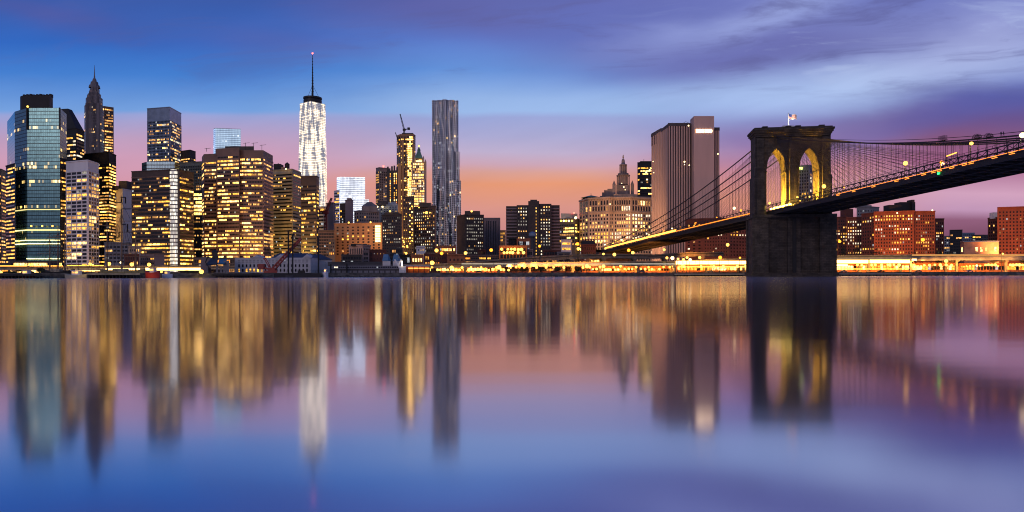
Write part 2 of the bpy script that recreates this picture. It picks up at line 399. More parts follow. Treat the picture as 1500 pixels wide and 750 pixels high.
def footprint(pts, depth):
    f = [(X(px, D), D) for px, D in pts]
    r = (pts[-1][0]-1.5, pts[-1][1]+depth); l = (pts[0][0]+1.5, pts[0][1]+depth)
    mD = max(D for _, D in pts) + depth*0.5
    return f + [(X(r[0], mD), mD), (X(l[0], mD), mD)]

def tower(name, label, pts, top, mat, bays, fh=3.8, wf=0.8, hf=0.5, lit=0.4, rows=0.5, pal='wwyd', depth=35, base=388, win_lo=None, crown=3.0, seed=None,
          penthouse=(), parapet=None, piers=0.0, bands=0.0, group=None, cat='building', nowin=(), bias=None, piermat=None, dark=None, cols=None, tanks=(), lits=None, keep=False, z0=None):
    seed = seed if seed is not None else len(label) * 7 + int(top)
    Dn = min(D for _, D in pts); pn = [p for p, D in pts if D == Dn][0]
    ztop = Z(top, Dn, pn)
    fp = footprint(pts, depth); zb = GZ if z0 is None else z0
    cx = sum(p[0] for p in fp)/len(fp); cy = sum(p[1] for p in fp)/len(fp)
    root = empty(name, (cx, cy, zb), label, cat, group)
    MB().prism(fp, zb, ztop, mat, M_ROOF).build('wall', mat, root)
    # parapet lip
    pm = parapet or mat; mb = MB()
    for i in range(len(pts)-1):
        a, b = Vector((*fp[i], ztop)), Vector((*fp[i+1], ztop)); mb.bar(a + Vector((0,-0.25,0.2)), b + Vector((0,-0.25,0.2)), 0.9, hh=1.0)
    mb.build('parapet', pm, root)
    acc = []; wlo = GZ + 1 if win_lo is None else Z(win_lo, Dn, pn)
    if base: wlo = max(wlo, Z(base, Dn, pn))
    rb = MB()
    for i in range(len(pts)-1):
        if i in nowin or bays[i] == 0: continue
        lp = lits[i] if lits else lit
        windows(root, fp[i], fp[i+1], wlo, ztop - crown, fh, bays[i], wf, hf, lp, rows, pal, seed*13 + i, acc, bias=bias, dark=dark, cols=(cols or {}).get(i))
        a = Vector((*fp[i], 0)); b = Vector((*fp[i+1], 0)); t = (b-a).normalized(); L = (b-a).length; nr = Vector((t.y, -t.x, 0))
        if nr.dot(-a) < 0: nr = -nr
        if piers:
            bw = (L-1.6)/bays[i]
            for j in range(bays[i]+1):
                c = a + t*(0.8 + bw*j) + nr*(0.25); c.z = (wlo + ztop - crown)/2
                rb.box(c, (piers/2, 0.28, (ztop-crown-wlo)/2), (t, nr, Vector((0,0,1))))
        if bands:
            nf = max(1, int((ztop-crown-wlo)/fh)); f2 = (ztop-crown-wlo)/nf
            for j in range(nf+1):
                c = a + t*(L/2) + nr*0.2; c.z = wlo + f2*j
                rb.box(c, (L/2, 0.22, bands/2), (t, nr, Vector((0,0,1))))
    if rb.f: rb.build('facade_frame', piermat or mat, root)
    flush(root, acc, seed)
    for (x0, x1, y, dd, dp, mt) in penthouse:
        D = Dn + dd; p2 = [(X(x0, D), D), (X(x1, D), D), (X(x1, D), D+dp), (X(x0, D), D+dp)]
        MB().prism(p2, ztop - 0.5, Z(y, D, x0), mt).build('penthouse', mt, root)
    for (x, y, D, r) in tanks: 
        zt = Z(y, D, x); mb = MB(); mb.cyl((X(x, D), D), r, zt - 2.6*r, zt - 0.9*r, 10); mb.cyl((X(x, D), D), r*1.08, zt-0.9*r, zt, 10, r1=0.05)
        for q in range(4): mb.bar((X(x,D)+r*.7*(-1)**q, D+r*.7*(-1)**(q//2), ztop-.5), (X(x,D)+r*.7*(-1)**q, D+r*.7*(-1)**(q//2), zt-2.5*r), 0.3)
        mb.build('water_tank', M_TANK, root)
    return root, fp, ztop
M_TANK = pbr('tank_wood', (0.05, 0.035, 0.03), 0.8)
C_BLACK = pbr('black_cladding', (0.016, 0.014, 0.016), 0.65, 0, 0.3, 0.1)
C_DBROWN = pbr('dark_brown_cladding', (0.06, 0.04, 0.035), 0.5, 0, 0.3, 0.1)
C_BROWN = pbr('brown_granite', (0.16, 0.10, 0.085), 0.5, 0, 0.2, 0.08)
C_PINKG = pbr('pink_grey_granite', (0.30, 0.21, 0.21), 0.6, 0, 0.15, 0.06)
C_WHITE = pbr('white_painted_concrete', (0.85, 0.80, 0.80), 0.6, 0, 0.1, 0.06, streak=True)
C_CONC = pbr('pale_concrete', (0.50, 0.42, 0.30), 0.7, 0, 0.2, 0.08, streak=True)
C_TAN = pbr('tan_brick', (0.42, 0.24, 0.13), 0.8, 0, 0.2, 0.1, streak=True)
C_STONE = pbr('warm_limestone', (0.46, 0.33, 0.26), 0.75, 0, 0.18, 0.12, streak=True)
C_DSTONE = pbr('weathered_limestone', (0.22, 0.18, 0.18), 0.75, 0, 0.3, 0.15, streak=True)
C_RED = pbr('red_brick', (0.30, 0.075, 0.035), 0.85, 0, 0.2, 0.15)
C_DRED = pbr('dark_red_brick', (0.15, 0.05, 0.04), 0.85, 0, 0.2, 0.15)
C_DGREY = pbr('dark_grey_concrete', (0.075, 0.065, 0.07), 0.7, 0, 0.25, 0.1)
C_GREY = pbr('grey_concrete', (0.24, 0.22, 0.24), 0.7, 0, 0.2, 0.1)
C_BGREY = pbr('bluish_steel', (0.25, 0.30, 0.38), 0.35, 0.6, 0.2, 0.1)
C_STEEL = pbr('dark_steel', (0.03, 0.028, 0.03), 0.5, 0.3, 0.3, 0.3)
C_COPPER = pbr('green_copper', (0.12, 0.26, 0.20), 0.6, 0, 0.3, 0.3)
M_LAMPW = emi('lamp_white', (1.0, 0.70, 0.32), 4.5)
M_LAMPY = emi('lamp_yellow', (1.0, 0.50, 0.08), 4.0)
M_LAMPO = emi('lamp_sodium', (1.0, 0.26, 0.02), 4)
M_REDL = emi('lamp_red', (1.0, 0.06, 0.04), 12)

lowb = lambda lo, hi: (lambda t: lo + (hi - lo) * (1 - t))   # more lit low down

# ============ far left cluster ============
tower('office_tower', 'dark office tower cut by the left edge of the photo with yellow lit floors', [(-22, 820), (2, 815), (10, 835)], 248, C_DBROWN, [9, 3], lit=0.5, rows=0.3, hf=0.45, wf=0.9, pal='yywd', base=386, crown=6)

# blue glass tower with chamfered corners
G_BLUE = curtain('blue_green_glass', (0.16, 0.36, 0.42), 1.9, 3.7, 0.24, (1.0, 0.58, 0.14), 2.2, rough=0.18, metal=0.6, line=(0.02, 0.05, 0.06), lw=0.1, rows=1.0, spread=1.6)
root = empty('glass_tower', (X(55, 770), 770, GZ), 'tall blue green glass tower with chamfered corners and a black box on its roof', 'tower')
pts = [(11, 800), (22, 752), (40, 735), (88, 735), (98, 765)]
fp = footprint(pts, 40); zt = Z(158, 735, 40); MB().prism(fp, GZ, zt, G_BLUE, M_ROOF).build('glass_facade', G_BLUE, root)
ph = [(30, 752), (33, 748), (73, 748), (78, 760)]
MB().prism(footprint(ph, 22), zt-1, Z(140, 748, 33), C_BLACK).build('penthouse', C_BLACK, root)
mb = MB()
for i in range(9):
    x = 34 + i*4.8; mb.prism([(X(x,755),755),(X(x+2.6,755),755),(X(x+2.6,755),759),(X(x,755),759)], Z(140,748,33), Z(138.2 - (i%3)*0.4,755,x))
mb.build('roof_equipment', C_BLACK, root)
MB().ball(P(41, 156, 733), 1.0, M_LAMPY).build('roof_lamp', M_LAMPY, root)
for (y, x0, x1, st) in ((337, 22, 96, 2.6), (352, 13, 88, 3.4), (357, 13, 96, 4.6), (307, 20, 96, 1.2), (379, 42, 88, 4.2), (384.5, 40, 92, 5.0)):
    # brightly lit open floors: ceiling light strips along the glass
    mt = emi('floor_lights_%d' % y, (1.0, 0.80, 0.30), st, False)
    for (a, b) in zip(fp[:4], fp[1:5]):
        xa, xb = 750 + F*a[0]/a[1], 750 + F*b[0]/b[1]
        if xb < x0 + 2 or xa > x1 - 2: continue
        o = MB(); o.bar((a[0], a[1]-0.5, Z(y, 735, 40)), (b[0], b[1]-0.5, Z(y, 735, 40)), 1.3, hh=0.8); o.build('lit_floor', mt, root)
o = MB()
for x in (40, 88): o.bar((X(x, 734), 734, Z(158, 735, 40)), (X(x, 734), 734, Z(190, 735, 40)), 1.1)
o.build('corner_fin', C_BLACK, root)
for x, s in ((31, 1), (97, 1), (46, 1), (62, 1), (77, 1), (28, 1)):
    y = {31: 303, 97: 304, 46: 331, 62: 331, 77: 331, 28: 353}[x]
    MB().ball(P(x, y, 731), 0.9, M_LAMPY).build('flood_lamp', M_LAMPY, root)
tower('dark_annex', 'dark wing with lit ribbons against the left side of the blue green glass tower', [(9, 745), (22, 728)], 240, C_BLACK, [5], lit=0.55, rows=0.4, hf=0.4, wf=0.95, pal='yyw', depth=14, base=386, cat='building', crown=2)
tower('dark_annex', 'narrow dark wing with lit ribbons against the right side of the blue green glass tower', [(88.5, 725), (99, 735)], 232, C_BLACK, [5], lit=0.45, rows=0.5, hf=0.4, wf=0.95, pal='ywd', depth=10, base=386, crown=2)

# stepped dark tower with sloping roof right behind it
r_, fp, zt = tower('office_tower', 'dark tower with a sloping roof just behind the blue green glass tower', [(82, 870), (112, 860), (124, 880)], 188, C_BLACK, [7, 4], lit=0.5, rows=0.4, hf=0.45, wf=0.9, pal='wwyc', base=240, crown=5)
a = [(X(82,870),870),(X(112,860),860),(X(124,880),880),(X(122,900),900),(X(84,900),900)]
b = [(X(84,875),875),(X(100,872),872),(X(106,880),880),(X(106,892),892),(X(86,892),892)]
MB().prism(a, zt, Z(159, 872, 100), C_BLACK, top=b).build('sloping_roof', C_BLACK, r_)

# art deco tower with spire
root = empty('art_deco_tower', (X(139, 1120), 1120, GZ), 'slender stone art deco tower tapering to a thin spire', 'skyscraper')
acc = []
tiers = [(124, 153, 152, 12), (126, 151, 141, 10), (128.5, 148.5, 135, 7), (131.5, 146.5, 128, 4)]
prev = GZ
for k_, (x0, x1, y, bn) in enumerate(tiers):
    D = 1105 + k_*4; pts = [(x0, D+14), (x0+2.5+k_*.3, D), (x1-6+k_, D), (x1, D+18)]; zt = Z(y, D, x0)
    fpt = footprint(pts, 26 - 3*k_); MB().prism(fpt, prev if k_ else GZ, zt, C_DSTONE, M_ROOF).build('wall', C_DSTONE, root)
    for i, nb in ((0, 2), (1, bn), (2, 3)):
        windows(root, fpt[i], fpt[i+1], max(prev, Z(232, D, x0)) if k_ == 0 else prev, zt-3, 4.2, nb, 0.4, 0.6, 0.16, 0.1, 'wcW', 50+k_+i, acc, m0=1)
    o = MB()
    a_ = Vector((*fpt[1], 0)); b_ = Vector((*fpt[2], 0))
    for j in range(bn+1):
        c = a_.lerp(b_, j/bn) + Vector((0,-.3,0)); zlo = max(prev, Z(232, D, x0)); c.z = (zlo+zt)/2; o.box(c, (0.5, 0.5, (zt-zlo)/2 + 1.2))
    o.build('pier', C_DSTONE, root); prev = zt
flush(root, acc, 5)
D = 1125; c = (X(139, D), D, 0)
o = MB(); o.lathe(c, [(8.5, Z(128,D)), (7.5, Z(124,D)), (6.0, Z(123.5,D)), (5.2, Z(119,D)), (3.4, Z(118.5,D)), (2.6, Z(115,D)), (1.2, Z(113,D)), (0.7, Z(108,D)), (0.15, Z(94,D))], 8)
o.build('spire', C_DSTONE, root)
tower('residential_tower', 'narrow tower with stacked lit balconies behind the art deco tower', [(148, 1150), (153, 1140), (167, 1150)], 156, C_TAN, [2, 5], lit=0.8, rows=0.1, hf=0.45, wf=0.85, fh=4.2, pal='wwWd', base=226, crown=2, bands=0.5)

tower('office_tower', 'black office tower with a blank dark top band behind the white gridded block', [(103, 905), (160, 880), (170.5, 905)], 223, C_BLACK, [18, 5], lit=0.62, rows=0.3, hf=0.45, wf=0.92, pal='wwydY', base=386, crown=13, lits=[0.6, 0.8])
o = tower('office_block', 'white gridded office block with blank white top beside the blue green glass tower', [(97, 712), (129, 700), (145, 722)], 235, C_WHITE, [4, 4], fh=3.55, hf=0.62, wf=0.84, lit=0.42, rows=0.3, pal='wwyWdd', base=391, crown=10, piers=0.8, bands=1.0, bias=None)

# white building with black pipe lines
root, fp, zt = tower('white_building', 'white windowless building with black angular duct lines on its wall', [(167, 905), (180, 890), (193, 905)], 277, C_WHITE, [0, 0], base=386, penthouse=((174, 186, 265, 8, 12, C_DGREY), (168, 174, 272, 6, 12, C_DGREY)))
o = MB()
def seg(pl, D=887.5, wd=1.0):
    for a, b in zip(pl[:-1], pl[1:]): o.bar(P(a[0], a[1], D), P(b[0], b[1], D), wd)
seg([(169,296.5),(178,296.5),(178,289),(184,289),(184,298)]); seg([(170,312),(178,312)]); seg([(178,329),(178,306),(192,306)], 888.5)
seg([(170,347.5),(174.5,347.5),(174.5,340),(180,340)]); seg([(184,330),(184,329),(178,329)]); seg([(187,328),(187,340),(193,340)], 892)
o.build('duct', C_BLACK, root)
tower('low_block', 'low grey block with rows of dark windows below the white windowless building', [(153, 640), (189, 640), (194, 655)], 356, C_GREY, [6, 1], fh=3.2, hf=0.5, wf=0.7, lit=0.05, base=386, crown=2, depth=20)
tower('waterfront_house', 'old brick house with small white framed windows behind the ship masts', [(182, 560), (204, 560)], 373, C_DRED, [7], fh=3.0, hf=0.6, wf=0.4, lit=0.1, pal='cw', base=389, crown=1, depth=12)
tower('waterfront_house', 'cream four storey house left of the pinkish warehouse', [(188, 590), (206, 590)], 362, C_STONE, [5], fh=3.0, hf=0.5, wf=0.4, lit=0.15, base=388, crown=1, depth=14)
tower('warehouse', 'pinkish low warehouse with banded wall at the foot of the striped dark tower', [(205, 575), (227, 570), (241, 575)], 374, C_PINKG, [7, 0], fh=2.6, hf=0.35, wf=0.5, lit=0.1, base=389, crown=1, depth=16, bands=0.35)

# ============ second cluster ============
tower('office_tower', 'tall grey office tower with a bright band of lit floors under its blank top', [(216, 1010), (249, 1000), (266, 1040)], 157, C_BGREY, [16, 14], fh=3.9, hf=0.5, wf=0.85, lit=0.45, rows=0.6, pal='wcwWd', base=240, crown=18, piers=0.35, bands=0.5)
root, fp, zt = tower('office_tower', 'wide dark office tower with horizontal lit ribbons and a silver rounded corner', [(193, 725), (250, 712), (263, 712), (284, 735)], 249, C_DBROWN, [26, 0, 9], fh=3.75, hf=0.42, wf=0.96, lit=0.58, rows=0.6, pal='yyYwd', base=389, crown=6, bands=0.7, piermat=C_BROWN, bias=lowb(0.45, 1.5), depth=28)
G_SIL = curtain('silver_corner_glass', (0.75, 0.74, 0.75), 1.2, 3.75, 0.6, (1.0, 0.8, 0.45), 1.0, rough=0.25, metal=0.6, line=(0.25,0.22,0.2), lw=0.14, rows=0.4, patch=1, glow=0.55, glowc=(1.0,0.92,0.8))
o = MB(); o.cyl((X(256, 714), 714.5), 4.6, GZ, zt+0.3, 20); o.build('rounded_corner', G_SIL, root)
G_UP = curtain('upper_blue_glass', (0.16, 0.26, 0.34), 1.6, 3.75, 0.12, (1,0.7,0.3), 1.2, metal=0.8)
MB().prism(footprint([(208, 730), (215, 722), (256, 722), (264, 732)], 18), zt, Z(237, 722, 215), G_UP, M_ROOF).build('setback_storeys', G_UP, root)
tower('dark_block', 'black blocky tower peeping out behind the wide striped tower and the brown hexagonal one', [(265, 1010), (279, 1000), (287, 1015)], 220, C_BLACK, [4, 3], lit=0.25, rows=0.2, hf=0.4, pal='yw', base=300, crown=10)
tower('office_tower', 'grey green tower with pale fins in the gap left of the broad brown tower', [(264, 960), (296, 950)], 237, pbr('grey_green', (0.17,0.18,0.16), 0.6), [12], lit=0.15, rows=0.1, hf=0.55, wf=0.5, pal='wd', base=300, crown=4, piers=0.6, depth=20)
tower('lit_block', 'small block with glowing orange floors in the gap left of the broad brown tower', [(280, 880), (297, 880)], 280, C_BLACK, [5], fh=4.6, lit=0.97, rows=0, hf=0.62, wf=0.94, pal='WYWw', base=316, crown=2, depth=18)
tower('dark_block', 'dark block dotted with small yellow windows left of the broad brown tower', [(276, 840), (298, 840)], 316, C_BLACK, [10], lit=0.35, rows=0.1, hf=0.4, wf=0.6, pal='ywd', base=388, crown=1, depth=16)

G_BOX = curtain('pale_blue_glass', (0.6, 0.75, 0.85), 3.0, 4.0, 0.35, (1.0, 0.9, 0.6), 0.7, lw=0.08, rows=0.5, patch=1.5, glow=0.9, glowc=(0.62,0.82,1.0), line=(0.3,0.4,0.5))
root = empty('glass_tower', (X(333, 1500), 1500, GZ), 'pale glowing glass tower showing above the broad brown tower', 'tower')
fpx = footprint([(313, 1500), (316, 1490), (353, 1500)], 40)
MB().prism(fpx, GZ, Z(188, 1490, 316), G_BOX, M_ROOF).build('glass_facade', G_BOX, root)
MB().prism([(x*1.0, y-0.3) for x, y in fpx[:3]] + [(x, y) for x, y in fpx[3:]], Z(188,1490,316)-0.2, Z(188,1490,316)+0.8).build('parapet', C_WHITE, root)

# broad brown multi-faceted tower
root = empty('office_tower', (X(347, 780), 780, GZ), 'broad brown faceted office tower with wide bands of lit windows', 'skyscraper')
acc = []
vols = [([(296, 795), (299, 775), (318, 772)], 225, [2, 8]), ([(318, 766), (351, 760)], 216, [14]), ([(351, 765), (386, 765), (400, 800)], 220, [14, 6])]
for k_, (pts, top, by) in enumerate(vols):
    fpt = footprint(pts, 45); zt = Z(top, min(d for _, d in pts), pts[1][0] if k_ else 299)
    MB().prism(fpt, GZ, zt, C_BROWN if k_ < 2 else C_BROWN, M_ROOF).build('wall', C_BROWN, root)
    for i, nb in enumerate(by):
        side = (k_ == 2 and i == 1)
        windows(root, fpt[i], fpt[i+1], Z(379, 770, 350), zt-8, 3.9, nb, 0.8, 0.45, 0.3 if side else 0.55, 0.65, 'wWyYd' if not side else 'wd', 300+k_*5+i, acc, bias=(lambda t: 1.6 if t < 0.22 else (1.5 if t > 0.82 else 0.75)))
flush(root, acc, 3)
fpt = footprint([(386, 764.5), (400.3, 799.5)], 3); 
mb = MB()
a_, b_ = Vector((X(386,765),765,0)), Vector((X(400,800),800,0)); t = (b_-a_).normalized(); nr = Vector((t.y,-t.x,0)); nr = nr if nr.dot(-a_) > 0 else -nr
zt = Z(220, 765, 351); zl = Z(379, 770, 350); nf = int((zt-8-zl)/3.9)
for j in range(nf+1):
    c = (a_+b_)/2 + nr*0.3; c.z = zl + (zt-8-zl)/nf*j; mb.box(c, ((b_-a_).length/2, 0.3, 0.95), (t, nr, Vector((0,0,1))))
mb.build('spandrel_panel', C_PINKG, root)
o = MB(); o.prism([(X(x,770),770) for x in (316, 322)] + [(X(x,785),785) for x in (322, 316)], Z(226,770), Z(217,770)); o.build('penthouse', C_BROWN, root)
o = MB(); o.prism([(X(x,775),775) for x in (330, 372)] + [(X(x,792),792) for x in (372, 330)], Z(220,775), Z(213.5,775)); o.build('penthouse', C_DBROWN, root)
o = MB()
for (x, y) in ((303, 217), (360, 209), (372, 209), (384, 212)):
    o.bar(P(x, 222, 770), P(x, y, 770), 0.35); o.bar(P(x-3, y+1, 770), P(x+6, y, 770), 0.3)
o.build('window_cleaning_rig', C_STEEL, root)

root, fp, zt = tower('office_tower', 'cream concrete tower with thin dark window ribbons and a roof water tank', [(400, 860), (428.5, 850), (441.5, 880)], 248, C_CONC, [15, 8], fh=4.1, hf=0.36, wf=0.97, lit=0.14, rows=0.1, pal='ywd', base=382, crown=4, bands=1.6, piermat=C_CONC,
    penthouse=((401, 411, 240, 10, 12, C_BLACK), (412, 417, 245, 6, 8, C_TAN)), tanks=((421, 237.5, 858, 2.9), (408, 239, 864, 2.2)))
MB().ball(P(419, 247.5, 848), 0.9, M_LAMPW).build('roof_lamp', M_LAMPW, root)
tower('office_block', 'dark brown block with scattered yellow windows in front of the white lit supertall', [(441, 805), (464, 800), (467.5, 815)], 258, C_DBROWN, [13, 2], fh=4.3, hf=0.42, wf=0.82, lit=0.4, rows=0.15, pal='yyYd', base=376, crown=9)

# ============ supertall with mast ============
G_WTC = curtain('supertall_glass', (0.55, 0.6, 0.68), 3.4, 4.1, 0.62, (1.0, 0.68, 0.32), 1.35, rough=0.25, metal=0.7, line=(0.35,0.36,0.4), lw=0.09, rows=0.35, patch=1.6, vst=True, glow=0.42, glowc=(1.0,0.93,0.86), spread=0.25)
root = empty('skyscraper', (X(458.5, 1760), 1760, GZ), 'tallest white lit glass skyscraper with dark roof ring and tall mast', 'skyscraper')
D = 1760; cx, cy = X(458.5, D), D; half0, half1 = 34.5, 31.5
zr = Z(149.5, D-20, 458); zb0 = 60.0
ang = R(38)
def rot(x, y, a=ang): return (cx + x*math.cos(a) - y*math.sin(a), cy + x*math.sin(a) + y*math.cos(a))
b4 = [rot(sx*25.5, sy*25.5, 0.12) for sx, sy in ((-1,-1),(1,-1),(1,1),(-1,1))]
mb = MB(); mb.prism([rot(sx*33, sy*33, 0.12) for sx, sy in ((-1,-1),(1,-1),(1,1),(-1,1))], GZ, zb0, G_WTC)
bot = [rot(sx*33, sy*33, 0.12) for sx, sy in ((-1,-1),(1,-1),(1,1),(-1,1))]
tp = [rot(33*1.0*math.cos(-math.pi/2 + i*math.pi/2 ), 33*1.0*math.sin(-math.pi/2 + i*math.pi/2), 0.12) for i in range(4)]
# chamfered corners turning the square through 45 degrees: eight tall triangles, cut to the real silhouette
tp = [(cx + (x-cx)*0.93, cy + (y-cy)*0.93) for x, y in tp]
for i in range(4):
    a_, b_, c_, d_ = bot[i], bot[(i+1) % 4], tp[i], tp[(i+1) % 4]
    la = math.dist(a_, b_)
    mb.face([(*a_, zb0), (*b_, zb0), (*c_, zr)], [(i*70, zb0), (i*70+la, zb0), (i*70+la/2, zr)])
    mb.face([(*b_, zb0), (*d_, zr), (*c_, zr)], [(i*70+35, zb0), (i*70+35+25, zr), (i*70+35-25, zr)])
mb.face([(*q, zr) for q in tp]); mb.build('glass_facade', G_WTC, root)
mb = MB(); mb.cyl((cx, cy), 22, zr, Z(147, D), 24); mb.cyl((cx, cy), 20, Z(147,D), Z(145,D), 24); mb.cyl((cx,cy), 22.5, Z(145,D), Z(142.5,D), 24); mb.build('roof_ring', C_STEEL, root)
mb = MB()
for i, (y0, y1, r0, r1) in enumerate(((143,128,2.4,2.2),(128,112,1.9,1.7),(112,97,1.4,1.2),(97,80,0.95,0.6))): mb.cyl((cx,cy), r0, Z(y0,D), Z(y1,D), 8, r1)
for i in range(13): mb.cyl((cx,cy), 2.9-i*0.14, Z(134-i*4,D), Z(133.2-i*4,D), 8)
mb.build('mast', C_STEEL, root)
mb = MB()
for a in range(3): mb.bar((cx+19*math.cos(a*2.1+.6), cy+19*math.sin(a*2.1+.6), Z(144,D)), (cx, cy, Z(124,D)), 0.5)
mb.build('guy_cable', C_STEEL, root)
MB().ball((cx,cy,Z(77.5,D)), 1.9, M_REDL).build('beacon_light', M_REDL, root)
# mechanical band
mb = MB()
f_ = (Z(163,D)-zb0)/(zr-zb0)
MB().cyl((cx,cy), 27.2, Z(164.5,D), Z(160.5,D), 4, a0=-math.pi/2+0.12, m=C_BGREY).build('mechanical_band', C_BGREY, root)

tower('striped_tower', 'narrow black and white banded block right of the dark brown block', [(466, 905), (478.5, 900)], 303, C_WHITE, [3], fh=4.2, hf=0.5, wf=0.9, lit=0.12, rows=0, base=372, crown=1, depth=18)
tower('slab', 'plain pinkish windowless slab standing behind the red crane', [(478, 960), (488, 950), (491, 960)], 297, C_PINKG, [0, 0], base=372, depth=20)
tower('striped_tower', 'slim tower with black and white floor bands left of the bright white glass tower', [(489.5, 1210), (497.5, 1200)], 279, C_WHITE, [3], fh=4.6, hf=0.45, wf=0.95, lit=0.4, rows=0, pal='wy', base=335, crown=2, depth=18)
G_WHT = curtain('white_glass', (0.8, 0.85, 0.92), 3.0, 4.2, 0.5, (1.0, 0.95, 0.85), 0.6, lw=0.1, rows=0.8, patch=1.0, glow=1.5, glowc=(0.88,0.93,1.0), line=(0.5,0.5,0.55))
root = empty('glass_tower', (X(515, 1600), 1600, GZ), 'bright white glass tower with a lower shoulder on its right', 'tower')
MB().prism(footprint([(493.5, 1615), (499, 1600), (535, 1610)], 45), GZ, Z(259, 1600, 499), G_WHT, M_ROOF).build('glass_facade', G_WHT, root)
MB().prism(footprint([(533, 1595), (541, 1600)], 45), GZ, Z(292, 1595, 535), G_WHT, M_ROOF).build('lower_wing', G_WHT, root)
tower('brown_block', 'brown box shaped building before the bright white glass tower', [(498, 1050), (508, 1045)], 298, C_DBROWN, [4], lit=0.2, rows=0, pal='y', base=335, crown=9, depth=18)
tower('slab', 'slim pale pink slab with stepped top before the bright white glass tower', [(506, 1010), (515, 1005), (517.5, 1015)], 293, C_PINKG, [0, 0], depth=16, penthouse=((508.5, 514, 290, 3, 8, C_PINKG),))

# classical stone building with pediment
root, fp, zt = tower('stone_building', 'stone classical building with a hipped roof above the long tan apartment block', [(519, 955), (526, 945), (556, 960)], 309, C_STONE, [2, 9], fh=4.2, hf=0.5, wf=0.45, lit=0.3, rows=0, pal='wy', base=330, crown=1, depth=26)
a = [(X(530,950),950),(X(553,955),955),(X(553,975),975),(X(530,972),972)]
MB().prism(a, zt-.5, Z(302,950,540), C_STONE).build('upper_storey', C_STONE, root)
b = [(X(539,958),958),(X(545,958),958),(X(545,966),966),(X(539,966),966)]
MB().prism(a, Z(302,950,540), Z(295.5,955,540), C_DSTONE, top=b).build('hipped_roof', C_DSTONE, root)

root, fp, zt = tower('apartment_block', 'long tan brick apartment block with a bright stair column at its right end', [(490, 800), (560, 790), (564, 815)], 327, C_TAN, [9, 1], fh=3.2, hf=0.5, wf=0.34, lit=0.16, rows=0, pal='yyo', base=374, crown=2.5, depth=22, tanks=((511,324,798,1.6),))
for x, y in ((511, 326), (543, 325.5)): MB().ball(P(x, y, 789), 0.95, M_LAMPY).build('roof_lamp', M_LAMPY, root)
mt = emi('stair_light', (1.0, 0.75, 0.3), 3.2)
for i in range(7): MB().box(P(553.5, 331.5 + i*3.6, 789.6), (2.8, 0.25, 1.05)).build('stair_window', mt, root)
tower('apartment_block', 'brown balconied block left of the long tan apartment block', [(466, 775), (490, 775)], 338, C_DBROWN, [6], fh=3.1, hf=0.42, wf=0.7, lit=0.12, rows=0, pal='ogd', base=376, crown=2, depth=18, bands=0.5, piermat=C_BROWN)
tower('apartment_block', 'small orange brick corner block at the left foot of the tan apartment block', [(481, 700), (491, 700)], 352, C_TAN, [3], fh=3.1, hf=0.5, wf=0.4, lit=0.35, rows=0, pal='oy', base=374, crown=1, depth=14)
tower('hotel', 'pink two storey house with a row of tall windows and roof garden', [(511, 600), (532, 592), (543, 602)], 359.5, pbr('pink_plaster', (0.62,0.36,0.27), 0.7), [7, 4], fh=3.6, hf=0.66, wf=0.4, lit=0.05, rows=0, pal='c', base=374, crown=1.2, depth=14, penthouse=((514, 536, 357.3, 3, 6, C_BLACK),))

# ============ downtown centre ============
root, fp, zt = tower('office_tower', 'grey tower with a red roof light left of the orange lit dark tower', [(551, 1320), (556, 1310), (568, 1320)], 245.5, pbr('violet_grey', (0.22,0.17,0.17), 0.6), [4, 4], fh=4.4, hf=0.55, wf=0.5, lit=0.2, rows=0, pal='wy', base=312, crown=6, piers=0.8, depth=25, lits=[0.75, 0.08])
MB().ball(P(562, 243.6, 1315), 1.5, M_REDL).build('beacon_light', M_REDL, root)
tower('pale_block', 'small pale tower wedged left of the orange lit dark tower', [(561.5, 1210), (568, 1205)], 268, C_STONE, [3], fh=4.2, hf=0.5, wf=0.4, lit=0.15, rows=0, base=312, crown=3, depth=15)
root, fp, zt = tower('dark_tower', 'dark tower with glowing orange shafts and jagged dark roof turrets', [(567, 1200), (583, 1195)], 250, C_DBROWN, [5], fh=3.9, hf=0.6, wf=0.42, lit=0.9, rows=0, pal='oYWy', base=312, crown=3, depth=22, cols={0: [1, 3, 4]})
o = MB()
for x, y in ((568.5, 244), (571, 246.5), (574.5, 243.5), (578, 242.5), (582, 245)): o.prism([(X(x-1.3,1199),1199),(X(x+1.3,1199),1199),(X(x+1.3,1203),1203),(X(x-1.3,1203),1203)], zt, Z(y,1199,x))
o.build('roof_turret', C_DBROWN, root)
root, fp, zt = tower('unfinished_tower', 'tall stepped tower under construction with a bright yellow window column', [(581.5, 1420), (587, 1405), (606.5, 1405), (609, 1420)], 197, C_TAN, [2, 9, 1], fh=4.4, hf=0.55, wf=0.6, lit=0.35, rows=0, pal='wYyd', base=330, crown=3, depth=30, bands=0.5, piermat=C_DBROWN)
acc = []
windows(root, (X(597,1404.4),1404.4), (X(605,1404.4),1404.4), Z(330,1404), Z(199,1404), 4.4, 3, 0.72, 0.72, 0.97, 0, 'WYW', 77, acc, m0=0.3); flush(root, acc, 2)
o = MB()
for (x0, x1, y, d) in ((583, 588, 240, -6), (588.5, 592, 205, -3), (604, 608, 212, -4)):
    o = MB(); o.prism([(X(x0,1405+d),1405+d),(X(x1,1405+d),1405+d),(X(x1,1415),1415),(X(x0,1415),1415)], GZ, Z(y,1405,x0)); o.build('setback_wing', C_TAN, root)
o = MB(); o.prism([(X(589,1410),1410),(X(606,1410),1410),(X(606,1425),1425),(X(589,1425),1425)], zt, Z(194.5,1410)); o.build('roof_deck', C_DGREY, root)
